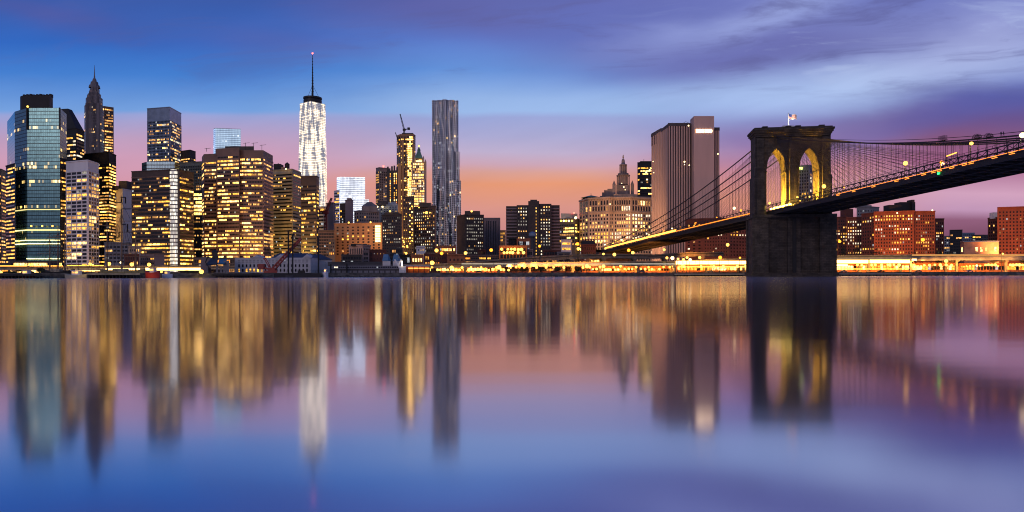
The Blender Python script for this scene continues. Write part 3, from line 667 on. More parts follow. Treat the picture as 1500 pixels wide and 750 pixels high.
def crane(name, label, base, mast_top, tip, jib_w=1.0, back=None, mat=C_STEEL, th=0.7):
    b, mt_, tp_ = base, mast_top, tip
    r0 = empty(name, b, label, 'crane')
    def lattice(nm, a, c, wd, n):
        mbx = MB(); a, c = Vector(a), Vector(c); d = (c-a); z = d.normalized(); s1 = z.cross(Vector((0,1,0))).normalized()*wd; s2 = Vector((0,1,0))*wd
        cor = [s1+s2, s1-s2, -s1-s2, -s1+s2]
        for q in cor: mbx.bar(a+q, c+q*0.5, th*0.5)
        for i in range(n):
            t0, t1 = i/n, (i+1)/n
            for j in range(4):
                mbx.bar(a+d*t0+cor[j]*(1-.5*t0), a+d*t1+cor[(j+1)%4]*(1-.5*t1), th*0.32)
        return mbx.build(nm, mat, r0)
    lattice('crane_mast', b, mt_, jib_w, 5); lattice('jib', mt_, tp_, jib_w*0.8, 12)
    mbx = MB(); mbx.box(Vector(mt_), (jib_w*1.8, jib_w*1.5, jib_w*1.3)); mbx.build('operator_cab', mat, r0)
    mbx = MB(); v = (Vector(tp_)-Vector(mt_)); bk_ = Vector(mt_) - Vector((v.x, v.y, 0)).normalized()*6*jib_w + Vector((0,0,2)); mbx.bar(mt_, bk_, th); mbx.box(bk_, (1.6*jib_w, 1.2*jib_w, 1.5*jib_w)); mbx.build('counterweight', mat, r0)
    return r0
D = 1412
crane('tower_crane', 'dark luffing crane on the roof of the unfinished tower', P(592.5, 195, D), P(592.5, 190, D), P(586.5, 167, D), 1.5, th=1.5)
crane('tower_crane', 'smaller thin crane leaning out on the left of the unfinished tower', P(583.5, 212, D), P(583.5, 205, D), P(579.5, 194, D), 1.0, th=1.1)

# cream gothic tower with green pyramid
root = empty('gothic_tower', (X(614, 1290), 1290, GZ), 'cream gothic tower glowing with windows under a green pyramid roof', 'skyscraper')
acc = []; prev = GZ
for k_, (x0, x1, y, nb) in enumerate(((603, 625, 262, 8), (604.5, 624, 237, 7), (607, 621, 232, 5))):
    D = 1285 + 3*k_; pts = [(x0, D), (x1-2, D-1), (x1, D+6)]; fpt = footprint(pts, 22-4*k_); zt = Z(y, D, x0)
    MB().prism(fpt, prev, zt, C_STONE, M_ROOF).build('wall', C_STONE, root)
    windows(root, fpt[0], fpt[1], max(prev, Z(308, D, x0)), zt-1.5, 4.3, nb, 0.55, 0.62, 0.88, 0, 'WWwcY', 90+k_, acc, m0=1.2); prev = zt
flush(root, acc, 9)
o = MB()
for x, y in ((604.3, 233), (623.7, 233), (608, 228), (620.5, 228)): o.cyl((X(x,1286),1286), 1.6, Z(262,1286,x) if x in (604.3,623.7) else Z(237,1286,x), Z(y+4,1286,x), 6); o.cyl((X(x,1286),1286), 1.6, Z(y+4,1286,x), Z(y,1286,x), 6, 0.05)
o.build('corner_turret', C_STONE, root)
D = 1292; o = MB(); o.cyl((X(614,D),D), 9.6, Z(232,D), Z(221,D), 4, 3.2, a0=math.pi/4); o.cyl((X(614,D),D), 3.2, Z(221,D), Z(218.5,D), 8, 2.6); o.cyl((X(614,D),D), 2.6, Z(218.5,D), Z(214.5,D), 8, 0.2); o.build('pyramid_roof', C_COPPER, root)
MB().ball(P(614, 214, D), 1.7, M_LAMPY).build('spire_lamp', M_LAMPY, root)
MB().box(P(614, 236, 1280), (5, 0.4, 1.0)).build('lit_arcade', emi('arcade', (1,.7,.25), 4), root)

# rippling steel tower
root = empty('skyscraper', (X(653, 1060), 1060, GZ), 'very tall rippling stainless steel tower with dark window columns', 'skyscraper')
M_RIP = pbr('rippled_steel', (0.58, 0.62, 0.70), 0.42, 0.6, 0.12, 0.2)
def wavyface(xa, xb, Da, Db, y0, y1, seed, nb, fam):
    """a rippling steel skin: bays bulge in and out, shifting sideways with height"""
    mbx = MB(); z0, z1 = Z(y0, (Da+Db)/2, xa), Z(y1, (Da+Db)/2, xa); nz_ = int((z1-z0)/3.2); ns = nb*4
    a, b = Vector((X(xa,Da),Da,0)), Vector((X(xb,Db),Db,0)); t = (b-a).normalized(); nr = Vector((t.y,-t.x,0)); nr = nr if nr.dot(-a) > 0 else -nr
    L = (b-a).length
    def off(s, z):
        ph = 1.9*math.sin(z*0.020 + seed) + 0.8*math.sin(z*0.047 + seed*2.3)
        q = s/L*nb*0.5*2*math.pi
        return 1.0*math.sin(q*0.5 + ph)*1.25 + 0.8*math.sin(q*0.27 - ph*1.3 + seed) + 0.25*math.sin(z*0.13 + q)
    grid = [[a + t*(L*i/ns) + nr*(off(L*i/ns, z0+(z1-z0)*j/nz_) * (0 if i in (0, ns) else 1)) + Vector((0,0,z0+(z1-z0)*j/nz_)) for i in range(ns+1)] for j in range(nz_+1)]
    for j in range(nz_):
        for i in range(ns): mbx.face([grid[j][i], grid[j][i+1], grid[j+1][i+1], grid[j+1][i]])
    mbx.build('rippled_skin', M_RIP, root, smooth=True)
    ac = []
    r = random.Random(seed*10)
    for j in range(nz_):
        for i in range(nb):
            g_ = grid[j][i*4+1].lerp(grid[j+1][i*4+3], 0.5) + nr*0.42
            u_ = (grid[j][i*4+3] - grid[j][i*4+1]); uw = u_.length; u_ = u_.normalized(); n_ = Vector((u_.y,-u_.x,0)); n_ = n_ if n_.dot(nr) > 0 else -n_
            k_ = r.random(); mat = LW['W'] if k_ < 0.012 else LW['w'] if k_ < 0.03 else LW['b'] if k_ < 0.12 else M_DARKWIN
            M = Matrix.Translation(g_) @ Matrix(((u_.x, n_.x, 0, 0), (u_.y, n_.y, 0, 0), (u_.z*0, 0, 1, 0), (0,0,0,1))) @ Matrix.Diagonal((uw*0.95, 0.14, 1.7, 1))
            ac.append((6 + (2 if k_ < 0.03 else 0) + r.random(), M, mat))
    return ac
ac = []
ac += wavyface(633.5, 652, 1046, 1040, 390, 146.5, 1.3, 9, 0)
ac += wavyface(652, 672, 1040, 1048, 390, 146.5, 4.1, 9, 0)
flush(root, ac, 4)
core = [(X(634.5,1052),1052),(X(652,1047),1047),(X(671,1053),1053),(X(670,1072),1072),(X(635.5,1072),1072)]
MB().prism(core, GZ, Z(147.5,1050,652), C_BGREY, M_ROOF).build('core', C_BGREY, root)
ac = wavyface(662, 675.5, 1034, 1038, 390, 264, 2.2, 6, 0); root_ac = ac
ac += wavyface(663, 673.5, 1037, 1041, 264, 222, 3.4, 5, 0)
ac += wavyface(633.5, 640, 1037, 1035, 390, 262, 5.4, 3, 0)
mb = MB()
for q in ac: quad_box(mb, q[1], q[2])
o = mb.build('window', M_DARKWIN, root); tag(o, kind='stuff')
MB().prism([(X(662.5,1041),1041),(X(675,1042),1042),(X(674.5,1066),1066),(X(663,1066),1066)], GZ, Z(264,1036,670), C_BGREY).build('side_wing', C_BGREY, root)
MB().prism([(X(663.5,1041),1041),(X(673,1042),1042),(X(672.5,1066),1066),(X(664,1066),1066)], GZ, Z(222,1040,670), C_BGREY).build('side_wing', C_BGREY, root)
MB().prism([(X(634,1041),1041),(X(640,1040),1040),(X(640,1060),1060),(X(634.5,1060),1060)], GZ, Z(262,1036,636), C_BGREY).build('side_wing', C_BGREY, root)

# lower dark housing blocks
def slab(label, pts, top, bays, pent, **kw):
    a = dict(fh=2.95, hf=0.42, wf=0.42, lit=0.5, rows=0, pal='ggcgd', base=388, crown=1.6, depth=22, group=None)
    a.update(kw); return tower('apartment_tower', label, pts, top, a.pop('mat', C_DBROWN), bays, penthouse=pent, **a)
r_, _, _ = slab('black apartment tower dotted with small pale windows left of the lamp strung shaft', [(560, 705), (588, 695), (589, 712)], 314, [10, 0], ((564, 584, 311, 6, 9, C_DBROWN),))
MB().ball(P(571.5, 309.5, 697), 0.9, M_LAMPY).build('roof_lamp', M_LAMPY, r_)
r_, _, _ = slab('grey block with two roof lamps behind the black dotted apartment tower', [(548, 1010), (583, 1000)], 300, [8], ((553, 566, 294, 4, 8, C_DGREY), (569, 580, 296, 4, 8, C_BGREY)), mat=C_BGREY, lit=0.1)
for x in (553, 560.5): MB().ball(P(x, 303, 998), 1.3, M_LAMPW).build('roof_lamp', M_LAMPW, r_)
r_, _, _ = slab('narrow dark tower with a string of yellow lamps down its right side', [(590, 775), (607, 770)], 288, [5], (), lit=0.2, pal='yd', lits=None)
for i in range(15): MB().ball(P(600.5 + (i % 2)*3.2, 298 + i*4.2, 769), 0.72, M_LAMPY if i % 3 else M_LAMPW).build('stair_lamp', M_LAMPY, r_)
for x, y in ((589.3, 348), (591, 352.5), (592, 355), (590.5, 361), (597, 362), (596.5, 360)): MB().ball(P(x, y, 768), 0.8, M_LAMPY).build('stair_lamp', M_LAMPY, r_)
r_, _, _ = slab('dark brown balconied apartment tower left of the rippling steel tower', [(606.5, 715), (638, 700), (639, 715)], 302, [10, 0], ((614, 631, 297, 5, 9, C_DBROWN),), lit=0.55, pal='gdgcwd', bands=0.5, piermat=C_BROWN)
for x, y, q in ((625, 311.5, 1.3), (621, 311.5, .6), (630, 311.5, .6), (627, 320, .6), (614, 304, .6)): MB().ball(P(x, y, 697), q, M_LAMPY).build('terrace_lamp', M_LAMPY, r_)
r_, _, _ = slab('black apartment tower with pale window grid right of the rippling steel tower', [(669.5, 665), (682, 650), (709, 655)], 315, [0, 9], ((681, 703, 309, 5, 9, C_DBROWN),), mat=C_DBROWN, lit=0.65, bands=0.35)
MB().ball(P(691, 309.5, 648), 0.9, M_LAMPY).build('roof_lamp', M_LAMPY, r_)
tower('concrete_block', 'pale brown concrete block with vertical fins and a dark central shaft', [(708.5, 700), (733, 700)], 320, C_PINKG, [9], fh=30, hf=0.98, wf=0.5, lit=0, rows=0, base=385, crown=2, depth=20, cols={0: [1, 2, 3, 5, 6]}, piers=0.7)
tower('brown_annex', 'small brown building behind the pale concrete block', [(730, 820), (741, 820)], 338, C_TAN, [3], lit=0.4, rows=0, pal='yw', hf=.5, wf=.4, base=380, crown=1, depth=14)

# wide balconied slab with centre core
root = empty('apartment_slab', (X(781, 660), 660, GZ), 'wide dark apartment slab with banded balcony ends and a taller central core', 'apartment building')
acc = []
def pc(px, D): return (X(px, D), D)
for (x0, x1, D, top, mt_, nm) in ((741.5, 757, 655, 302, C_DBROWN, 'balcony_wing'), (757, 774, 650, 300.5, C_DBROWN, 'wall'), (774, 790, 648, 294.5, C_DBROWN, 'core'), (790, 808, 650, 298.5, C_DBROWN, 'wall'), (808, 820, 655, 300.5, C_DBROWN, 'balcony_wing')):
    z1 = Z(top, D, x0)
    o = MB().prism([pc(x0, D), pc(x1, D), pc(x1-1, D+20), pc(x0+1, D+20)], GZ, z1, mt_, M_ROOF).build(nm, mt_, root)
    if nm == 'balcony_wing':
        b_ = MB(); n = int((z1 - Z(384, D, x0))/2.85)
        for i in range(n):
            z = Z(384, D, x0) + 2.85*i; b_.prism([pc(x0-.3, D-1.2), pc(x1+.2, D-1.2), pc(x1+.2, D), pc(x0-.3, D)], z, z+1.05)
        b_.build('balcony', C_PINKG, root)
    elif nm == 'wall': windows(root, pc(x0, D), pc(x1, D), Z(384, D, x0), z1-1.5, 2.85, 4, 0.42, 0.42, 0.8, 0, 'gccgw', int(x0), acc, m0=0.8)
    else: windows(root, pc(x0+9, D), pc(x0+14, D), Z(384, D, x0), z1-5, 2.85, 1, 0.3, 0.5, 0.95, 0, 'yyY', int(x0), acc, m0=0.8)
flush(root, acc, 8)
MB().prism([pc(777,650), pc(787,650), pc(787,660), pc(777,660)], Z(295,650), Z(292.5,650), C_DBROWN).build('penthouse', C_DBROWN, root)
# round vent shaft in front
root = empty('vent_tower', (X(781, 600), 600, GZ), 'small round domed vent tower before the wide apartment slab', 'tower')
o = MB(); o.cyl((X(780,600),600), 1.7, GZ, Z(348,600), 10); o.build('shaft', C_DGREY, root)
o = MB(); o.lathe((X(780,600),600,0), [(2.2,Z(348,600)),(3.3,Z(345.5,600)),(3.2,Z(342,600)),(1.8,Z(340,600)),(0.05,Z(339,600))], 10); o.build('dome', C_BGREY, root)

r_, fp, zt = tower('office_block', 'office block with a floodlit top storey left of the domed municipal building', [(819, 905), (842, 895), (849, 910)], 320, C_DGREY, [8, 2], fh=3.6, hf=0.5, wf=0.8, lit=0.55, rows=0.2, pal='yYd', base=360, crown=6, depth=26)
MB().prism([pc(822,900), pc(846,905), pc(846,920), pc(822,920)], zt, Z(312.5,900,822), C_BGREY).build('upper_storey', C_BGREY, r_)
for i, x in enumerate((822, 826, 829.5, 833.5, 838, 843.5)): MB().ball(P(x, 323.5 if i < 5 else 319, 893), 1.3 if i < 5 else 1.7, M_LAMPW if i % 2 else M_LAMPY).build('flood_lamp', M_LAMPW, r_)
MB().ball(P(841, 312, 900), 1.0, M_REDL).build('beacon_light', M_REDL, r_)

# ============ domed municipal building ============
root = empty('municipal_building', (X(903, 880), 880, GZ), 'large pale stone municipal building crowned by a tiered central lantern tower', 'civic building')
acc = []
faces = [(849, 905), (862, 875), (893, 862), (899, 866), (925, 862), (958, 880)]
fpm = footprint(faces, 40); zt = Z(290, 866, 895)
MB().prism(fpm, GZ, zt, C_STONE, M_ROOF).build('wall', C_STONE, root)
o = MB()
for a_, b_ in zip(fpm[:5], fpm[1:6]):
    o.bar((a_[0],a_[1]-.8,zt), (b_[0],b_[1]-.8,zt), 2.4, hh=2.0); o.bar((a_[0],a_[1]-.5,Z(311,866)), (b_[0],b_[1]-.5,Z(311,866)), 1.2, hh=1.3)
o.build('cornice', C_STONE, root)
for i, nb in enumerate((3, 7, 2, 7, 8)):
    windows(root, fpm[i], fpm[i+1], Z(383,866), Z(313,866), 4.2, nb, 0.5, 0.6, 0.5, 0.0, 'cwwWy', 600+i, acc, m0=1.0)
    windows(root, fpm[i], fpm[i+1], Z(310,866), Z(293,866), 4.9, nb, 0.5, 0.75, 0.25, 0.1, 'cwWd', 630+i, acc, m0=1.0)
flush(root, acc, 6)
o = MB()
for i, nb in enumerate((3, 7, 2, 7, 8)):
    a_ = Vector((*fpm[i], 0)); b_ = Vector((*fpm[i+1], 0))
    for j in range(nb+1):
        c = a_.lerp(b_, (j*(1-2/((b_-a_).length+1e-6))+0)/nb + 1/((b_-a_).length)) + Vector((0,-.45,0)); c.z = (Z(310,866)+Z(293,866))/2; MB().cyl((c.x, c.y), 0.5, Z(309,866), Z(292.5,866), 6).build('column', C_STONE, root)
D = 885
o = MB(); o.prism([pc(852,900), pc(862,880), pc(880,880), pc(880,900)], zt, Z(289,880,865), C_COPPER); o.cyl(pc(866,890), 13, Z(290,890), Z(286.5,890), 12, 1.0); o.cyl(pc(866,890), 0.3, Z(287,890), Z(283.5,890), 6); o.build('pavilion_roof', C_BGREY, root)
prof = [(879, 290), (882, 284), (885, 279.5), (890, 277.5), (900, 275.5)]
o = MB()
for (a0, b0), (a1, b1) in zip(prof[:-1], prof[1:]):
    o.prism([pc(a0, 872), pc(a1, 872), pc(a1, 895), pc(a0, 895)], zt-0.5, Z((b0+b1)/2, 872, a0))
o.build('curved_roof', C_DSTONE, root)
MB().prism([pc(899,868), pc(934,868), pc(934,895), pc(899,895)], zt-0.5, Z(284.5,868,899), C_STONE).build('attic_storey', C_STONE, root)
MB().prism([pc(930,870), pc(957,884), pc(955,900), pc(930,895)], zt-0.5, Z(287,870,930), C_STONE).build('attic_storey', C_STONE, root)
def tier(x0, x1, y0, y1, r0, seg=16, nm='lantern_tier', cols=12, cap=1.0):
    cx_ = X((x0+x1)/2, 882); rr = (X(x1,882)-X(x0,882))/2; o = MB()
    o.cyl((cx_,882), rr*r0, Z(y0,882), Z(y1,882), seg)
    o.cyl((cx_,882), rr*1.08, Z(y1+1.4,882), Z(y1,882), seg); tr_ = o.build(nm, C_DSTONE, root)
    for i in range(cols):
        a = 2*math.pi*i/cols; MB().cyl((cx_+rr*.98*math.cos(a), 882+rr*.98*math.sin(a)), 0.42*cap, Z(y0,882), Z(y1+1.4,882), 6).build('column', C_STONE, tr_)
MB().prism([pc(903,874), pc(923,874), pc(923,892), pc(903,892)], Z(285,874), Z(271,874), C_DSTONE).build('tower_base', C_DSTONE, root)
tier(904, 922.5, 271, 257, 0.8); tier(906, 920.5, 257, 254.5, 0.95, cols=2); tier(908, 918.5, 254.5, 241.5, 0.72, cols=10, cap=.8)
o = MB(); o.lathe((X(913.2,882),882,0), [(3.6,Z(241.5,882)),(2.2,Z(239.5,882)),(2.0,Z(236,882)),(1.6,Z(234,882)),(0.5,Z(232.5,882)),(0.1,Z(231.5,882))], 10); o.build('cupola', C_DSTONE, root)
o = MB(); cx_ = X(913.2, 882); zz = Z(232,882)
o.lathe((cx_,882,zz), [(0.75,0),(0.95,0.8),(0.55,2.2),(0.7,2.9),(0.25,3.4),(0.38,3.8),(0.1,4.3)], 8); o.bar((cx_,882,zz+2.8),(cx_+1.1,882,zz+4.3),0.22); o.bar((cx_,882,zz+2.7),(cx_-.9,882,zz+2.0),0.22); o.build('statue', pbr('gilt', (0.8,0.45,0.12), 0.3, 0.9), root)
for x in (899.8, 926.5): 
    o = MB(); o.cyl((X(x,874),874), 2.0, Z(285,874), Z(271,874), 8); o.cyl((X(x,874),874), 2.2, Z(271,874), Z(264.5,874), 8, 0.1); o.build('corner_turret', C_DSTONE, root)
for x, y, s in ((914, 274, .8), (916, 278, .5), (911, 268.5, .5), (894,299,.7)): MB().ball(P(x, y, 861), s, M_LAMPW).build('flood_lamp', M_LAMPW, root)

root, fp, zt = tower('dark_tower', 'black tower with slanting bands of yellow light behind the municipal building', [(934, 1010), (938, 1005), (956, 1005)], 238, C_BLACK, [1, 6], lit=0.25, rows=0.6, hf=0.45, wf=0.95, pal='YWy', base=290, crown=6, depth=22)
o = MB(); o.prism([pc(938,1008), pc(955,1008), pc(955,1022), pc(938,1022)], zt, Z(236,1008,940)); o.bar(P(943.5,237,1010), P(943.5,233,1010), 0.5); o.build('penthouse', C_BLACK, root)
for x, y in ((952, 249), (947, 252.5), (948, 263)): MB().ball(P(x, y, 1003), 1.1, M_LAMPW).build('flood_lamp', M_LAMPW, root)

# ============ windowless telephone tower ============
root = empty('telephone_building', (X(1005, 790), 790, GZ), 'tall pinkish concrete tower with vertical fins and a lit sign on its blank shaft', 'tower')
C_TEL = pbr('rose_granite', (0.60, 0.42, 0.37), 0.7, 0, 0.10, 0.05, streak=True)
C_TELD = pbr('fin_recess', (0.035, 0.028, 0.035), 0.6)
def finned(x0, D0, x1, D1, top, n, depth, nm='wall', frac=0.5, z0=GZ):
    a = Vector((X(x0,D0),D0,0)); b = Vector((X(x1,D1),D1,0)); t = (b-a).normalized(); L = (b-a).length; nr = Vector((t.y,-t.x,0)); nr = nr if nr.dot(-a) > 0 else -nr
    z1 = Z(top, min(D0,D1), x0); back = Vector((0,1,0))
    if nr.y > -0.2: back = -nr
    m_ = MB(); c_ = a - nr*0.8; e_ = b - nr*0.8; f1 = e_ - nr*depth; f0 = c_ - nr*depth
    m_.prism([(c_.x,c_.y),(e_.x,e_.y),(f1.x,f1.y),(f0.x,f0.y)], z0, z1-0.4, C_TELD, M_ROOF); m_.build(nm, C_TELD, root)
    m_ = MB(); s = L/n
    for j in range(n):
        c = a + t*(s*(j+.5)); c.z = (z0+z1)/2 - 1.5; m_.box(c - nr*0.2, (s*frac/2, 0.65, (z1-z0)/2-1.5), (t, nr, Vector((0,0,1))))
    m_.build('vertical_fin', C_TEL, root)
    m_ = MB(); c = (a+b)/2 - nr*0.2; c.z = z1-1.5; m_.box(c, (L/2, 0.7, 1.7), (t, nr, Vector((0,0,1)))); m_.build('parapet', C_TELD if nm != 'wall' else C_DGREY, root)
    return z1
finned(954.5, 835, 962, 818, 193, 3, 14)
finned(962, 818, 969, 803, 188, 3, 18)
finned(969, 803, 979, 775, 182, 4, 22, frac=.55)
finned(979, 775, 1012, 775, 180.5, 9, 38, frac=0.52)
MB().prism([pc(954.3,834.5), pc(962,817.5), pc(962,822), pc(955.5,836)], Z(211,820), Z(192.6,820), C_BLACK).build('louvre_panel', C_BLACK, root)
# blank shaft
sh = [(1011.5, 782), (1017, 764), (1046.5, 764)]
fps = footprint(sh, 26); zs = Z(170, 764, 1017)
MB().prism(fps, GZ, zs, C_TEL, M_ROOF).build('blank_shaft', C_TEL, root)
finned(1046.5, 772, 1054.5, 772, 187, 3, 24, frac=0.45)
mt_ = emi('sign_light', (1.0, 0.72, 0.42), 7.0)
# illegible blurred lit lettering: two glowing words
o = MB()
for (x, w_) in ((1020.6, 1.1), (1022.6, 1.3), (1024.8, 1.2), (1026.8, 1.3), (1029.0, 1.2), (1031.0, 1.1)):
    o.box(P(x, 191.8, 763.6), (w_*0.33, 0.2, 1.9)); o.box(P(x+.5, 190.4, 763.6), (w_*0.5, 0.2, 0.4)); o.box(P(x+.5, 193.2, 763.6), (w_*0.5, 0.2, 0.4))
for (x, w_) in ((1034.0, 1.2), (1036.2, 1.2), (1038.4, 1.2), (1040.6, 1.2), (1042.6, 1.0)):
    o.box(P(x, 191.8, 763.6), (w_*0.33, 0.2, 1.9)); o.box(P(x+.5, 191.8, 763.6), (w_*0.5, 0.2, 0.45))
o.build('lit_sign', mt_, root)
o = MB(); o.box(P(1031.5, 191.8, 763.85), (8.9, 0.12, 2.2)); o.build('sign_backing', emi('sign_back', (1.0, 0.45, 0.2), 1.5), root)
for x, y, s in ((1003, 237, .9), (1003, 241, .5), (1010, 242, .6), (1052, 225.5, .7), (957, 236.5, .5), (958, 253, .5), (1009, 184, .8)): MB().ball(P(x, y, 762 if x > 975 else 812), s, M_LAMPW).build('small_lamp', M_LAMPW, root)
o = MB(); o.bar(P(1000,181,775), P(1006,177.5,775), 0.3); o.bar(P(1004,181,775), P(1010,178.5,775), 0.3); o.bar(P(985,181,775), P(985,178.5,775), .2); o.build('roof_rig', C_STEEL, root)

# behind the bridge tower
r_, fp, zt = tower('office_tower', 'grey gridded tower seen through the right arch of the bridge tower', [(1166, 1010), (1186, 1000), (1190, 1010)], 242, C_GREY, [5, 1], fh=4.4, hf=0.6, wf=0.5, lit=0.12, rows=0, pal='ywc', base=300, crown=6, depth=20, piers=1.2)
MB().box(P(1172, 246.5, 998), (4.2, .3, 1.6)).build('lit_sign', emi('green_sign', (0.8, 1.0, 0.2), 3), r_)
r_, fp, zt = tower('housing_block', 'dark red housing block with lit windows under the side span of the bridge', [(1004, 655), (1030, 645), (1068, 640), (1100, 655)], 320, C_DRED, [3, 9, 7], fh=3.0, hf=0.45, wf=0.36, lit=0.25, rows=0, pal='cyyw', base=376, crown=4, depth=22)

# ============ right-hand brick housing ============
def brick(label, pts, top, bays, **kw):
    a = dict(fh=2.85, hf=0.5, wf=0.42, lit=0.28, rows=0, pal='yywcd', base=377, crown=2.2, depth=20)
    a.update(kw); return tower('brick_housing_block', label, pts, top, a.pop('mat', C_RED), bays, cat='housing block', **a)
brick('dark brick housing block with dense yellow windows right beside the bridge tower', [(1212, 690), (1243, 680), (1247, 690)], 318, [8, 0], mat=C_DRED, lit=0.5, penthouse=((1238, 1250, 306, 8, 10, C_DRED),))
brick('narrow dark housing block with columns of pale windows', [(1240, 662), (1264, 655), (1267, 668)], 318.5, [6, 0], mat=C_DRED, lit=0.6, pal='cccw')
tower('grey_building', 'grey stepped building peeping above the dark housing by the bridge', [(1255, 905), (1275, 900), (1288, 910)], 303, C_GREY, [5, 4], lit=0.05, rows=0, hf=.4, wf=.5, base=330, crown=3, penthouse=((1258, 1277, 300.5, 4, 10, C_GREY),))
brick('dark left flank block of the long red brick housing', [(1262, 640), (1282, 625)], 312, [5], mat=C_DRED, lit=0.2, depth=24)
r_, fp, zt = brick('long red brick housing block with black penthouses and many lit windows', [(1280, 622), (1339, 612), (1340, 617), (1370, 615)], 309.5, [14, 0, 8], lit=0.34, penthouse=((1303, 1322, 300, 8, 10, C_BLACK), (1319, 1341, 296, 12, 10, C_BLACK), (1336, 1340, 292.5, 10, 8, C_BLACK)), lits=[0.36, 0, 0.22])
for x, y in ((1314.5, 312), (1366, 308)): MB().ball(P(x, y, 611), 0.6, M_LAMPW).build('roof_lamp', M_LAMPW, r_)
brick('narrow dark brick wing at the right end of the long red housing', [(1370, 655), (1383, 655)], 321, [4], mat=C_DRED, lit=0.1, depth=20)
tower('far_building', 'small black building right of the long red housing', [(1391, 1000), (1410, 995)], 337, C_BLACK, [4], lit=0.1, rows=0, base=372, crown=1, depth=15)
tower('far_building', 'tiny violet building far off left of the small black building', [(1380, 1250), (1393, 1250)], 346, C_GREY, [4], lit=0.1, rows=0, base=372, crown=1, depth=15)
tower('far_building', 'tiny bluish block behind the pale orange three storey house', [(1410, 1150), (1428, 1150)], 341.5, C_BGREY, [6], lit=0.1, rows=0, base=372, crown=1, depth=15)
tower('far_building', 'low dark block with roof trees behind the pale orange three storey house', [(1424, 1050), (1450, 1050)], 344.5, C_DGREY, [6], lit=0.2, rows=0, pal='y', base=372, crown=1, depth=15)
tower('school_building', 'pale orange three storey house with a few round lit windows', [(1407, 585), (1412, 575), (1463, 575)], 354, pbr('salmon_brick', (0.52,0.26,0.17), 0.8), [1, 7], fh=4.6, hf=0.42, wf=0.42, lit=0.85, rows=0, pal='WWw', base=373, crown=2, depth=16, cols={1: [2, 3, 4, 6]}, parapet=C_BGREY)
brick('dark brick wing with a lit white corner left of the right hand red tower', [(1447, 650), (1462, 640)], 319, [4], mat=C_DRED, lit=0.05, depth=20, penthouse=((1456, 1462, 311, 2, 6, C_WHITE),))
brick('red brick housing tower cut by the right edge of the photo', [(1461, 612), (1530, 600)], 302.5, [13], lit=0.03, crown=2.5, depth=24)
# ============================================================ suspension bridge
M_GRAN = pbr('bridge_granite', (0.075, 0.058, 0.048), 0.85, 0, 0.4, 0.25, brick=(2.3, 0.9))
M_CAB = pbr('cable_steel', (0.035, 0.028, 0.032), 0.6)
M_DECK = pbr('deck_steel', (0.03, 0.024, 0.026), 0.6)
M_ROADL = pbr('roadway_asphalt', (0.06, 0.055, 0.05), 0.8)
T = Vector((156.5, 401.5, 0)); TA = R(-8.0)
bridge = empty('suspension_bridge', (T.x, T.y, 0), 'long suspension bridge with stone tower, pointed arches and steel truss deck', 'bridge')
tx = Vector((math.cos(TA), math.sin(TA), 0)); ty = Vector((-math.sin(TA), math.cos(TA), 0)); tz = Vector((0,0,1))
def W(a, b, z): return T + tx*a + ty*b + tz*z
def tprism(mbx, poly, b0, b1, m=None):
    """poly in the tower's wide-face plane (a,z), extruded through its thickness"""
    f = [W(a, b0, z) for a, z in poly]; k_ = [W(a, b1, z) for a, z in poly]; n = len(poly)
    mbx.face(f, m=m); mbx.face(list(reversed(k_)), m=m)
    for i in range(n): mbx.face([f[i], k_[i], k_[(i+1)%n], f[(i+1)%n]], m=m)
def tbox(mbx, a0, a1, b0, b1, z0, z1, m=None): tprism(mbx, [(a0,z0),(a1,z0),(a1,z1),(a0,z1)], b0, b1, m)
ZD = 34.0; ZT = 80.0; ZS = 58.5; ZA = 71.0
tw = MB()
HW = 19.6
def archz(a, c, h=5.3):
    q = min(1.0, abs(a-c)/h); r_ = 2.0*h   # two arcs meeting in a point
    return ZS + math.sqrt(max(0, r_*r_ - (h + abs(a-c))**2)) * (ZA-ZS)/(math.sqrt(3)*h)
cs = (-8.7, 8.7); h = 5.3
for (a0, a1) in ((-HW+1.2, cs[0]-h), (cs[0]+h, cs[1]-h), (cs[1]+h, HW-1.2)): tbox(tw, a0, a1, -6.2, 6.2, ZD, ZT)
for c in cs:
    n = 14
    for i in range(n):
        a0 = c - h + 2*h*i/n; a1 = c - h + 2*h*(i+1)/n
        tprism(tw, [(a0, archz(a0, c)), (a1, archz(a1, c)), (a1, ZT), (a0, ZT)], -6.2, 6.2)
shaft = tw.build('stone_tower', M_GRAN, bridge)
bt = MB()
for (a0, a1) in ((-HW, -HW+4.2), (-2.0, 2.0), (HW-4.2, HW)):
    for s in (-1, 1):
        b0, b1 = (-8.2, -6.3) if s < 0 else (6.3, 8.2)
        bt = MB(); tbox(bt, a0, a1, b0, b1, ZD, 59.0); tbox(bt, a0+.25, a1-.25, b0+.45 if s<0 else b0, b1 if s<0 else b1-.45, 59.0, ZT-3); bt.build('buttress', M_GRAN, shaft)
for s in (-1, 1):
    bt = MB(); a0, a1 = (-HW-.9, -HW+1.15) if s < 0 else (HW-1.15, HW+.9)
    tbox(bt, a0, a1, -7.0, 7.0, ZD, 56); tbox(bt, a0+(.5 if s<0 else 0), a1-(0 if s<0 else .5), -6.6, 6.6, 56, ZT-2.2); bt.build('buttress', M_GRAN, shaft)
for c in cs:
    bt = MB(); tbox(bt, c-h-1.0, c-h, -6.5, 6.5, ZS-.6, ZS+.3); tbox(bt, c+h, c+h+1.0, -6.5, 6.5, ZS-.6, ZS+.3); 
    tbox(bt, c+h-.5, c+h, -6.4, 6.4, ZS-.5, ZS+.1); tbox(bt, c-h, c-h+.5, -6.4, 6.4, ZS-.5, ZS+.1); bt.build('impost', M_GRAN, shaft)
cp = MB()
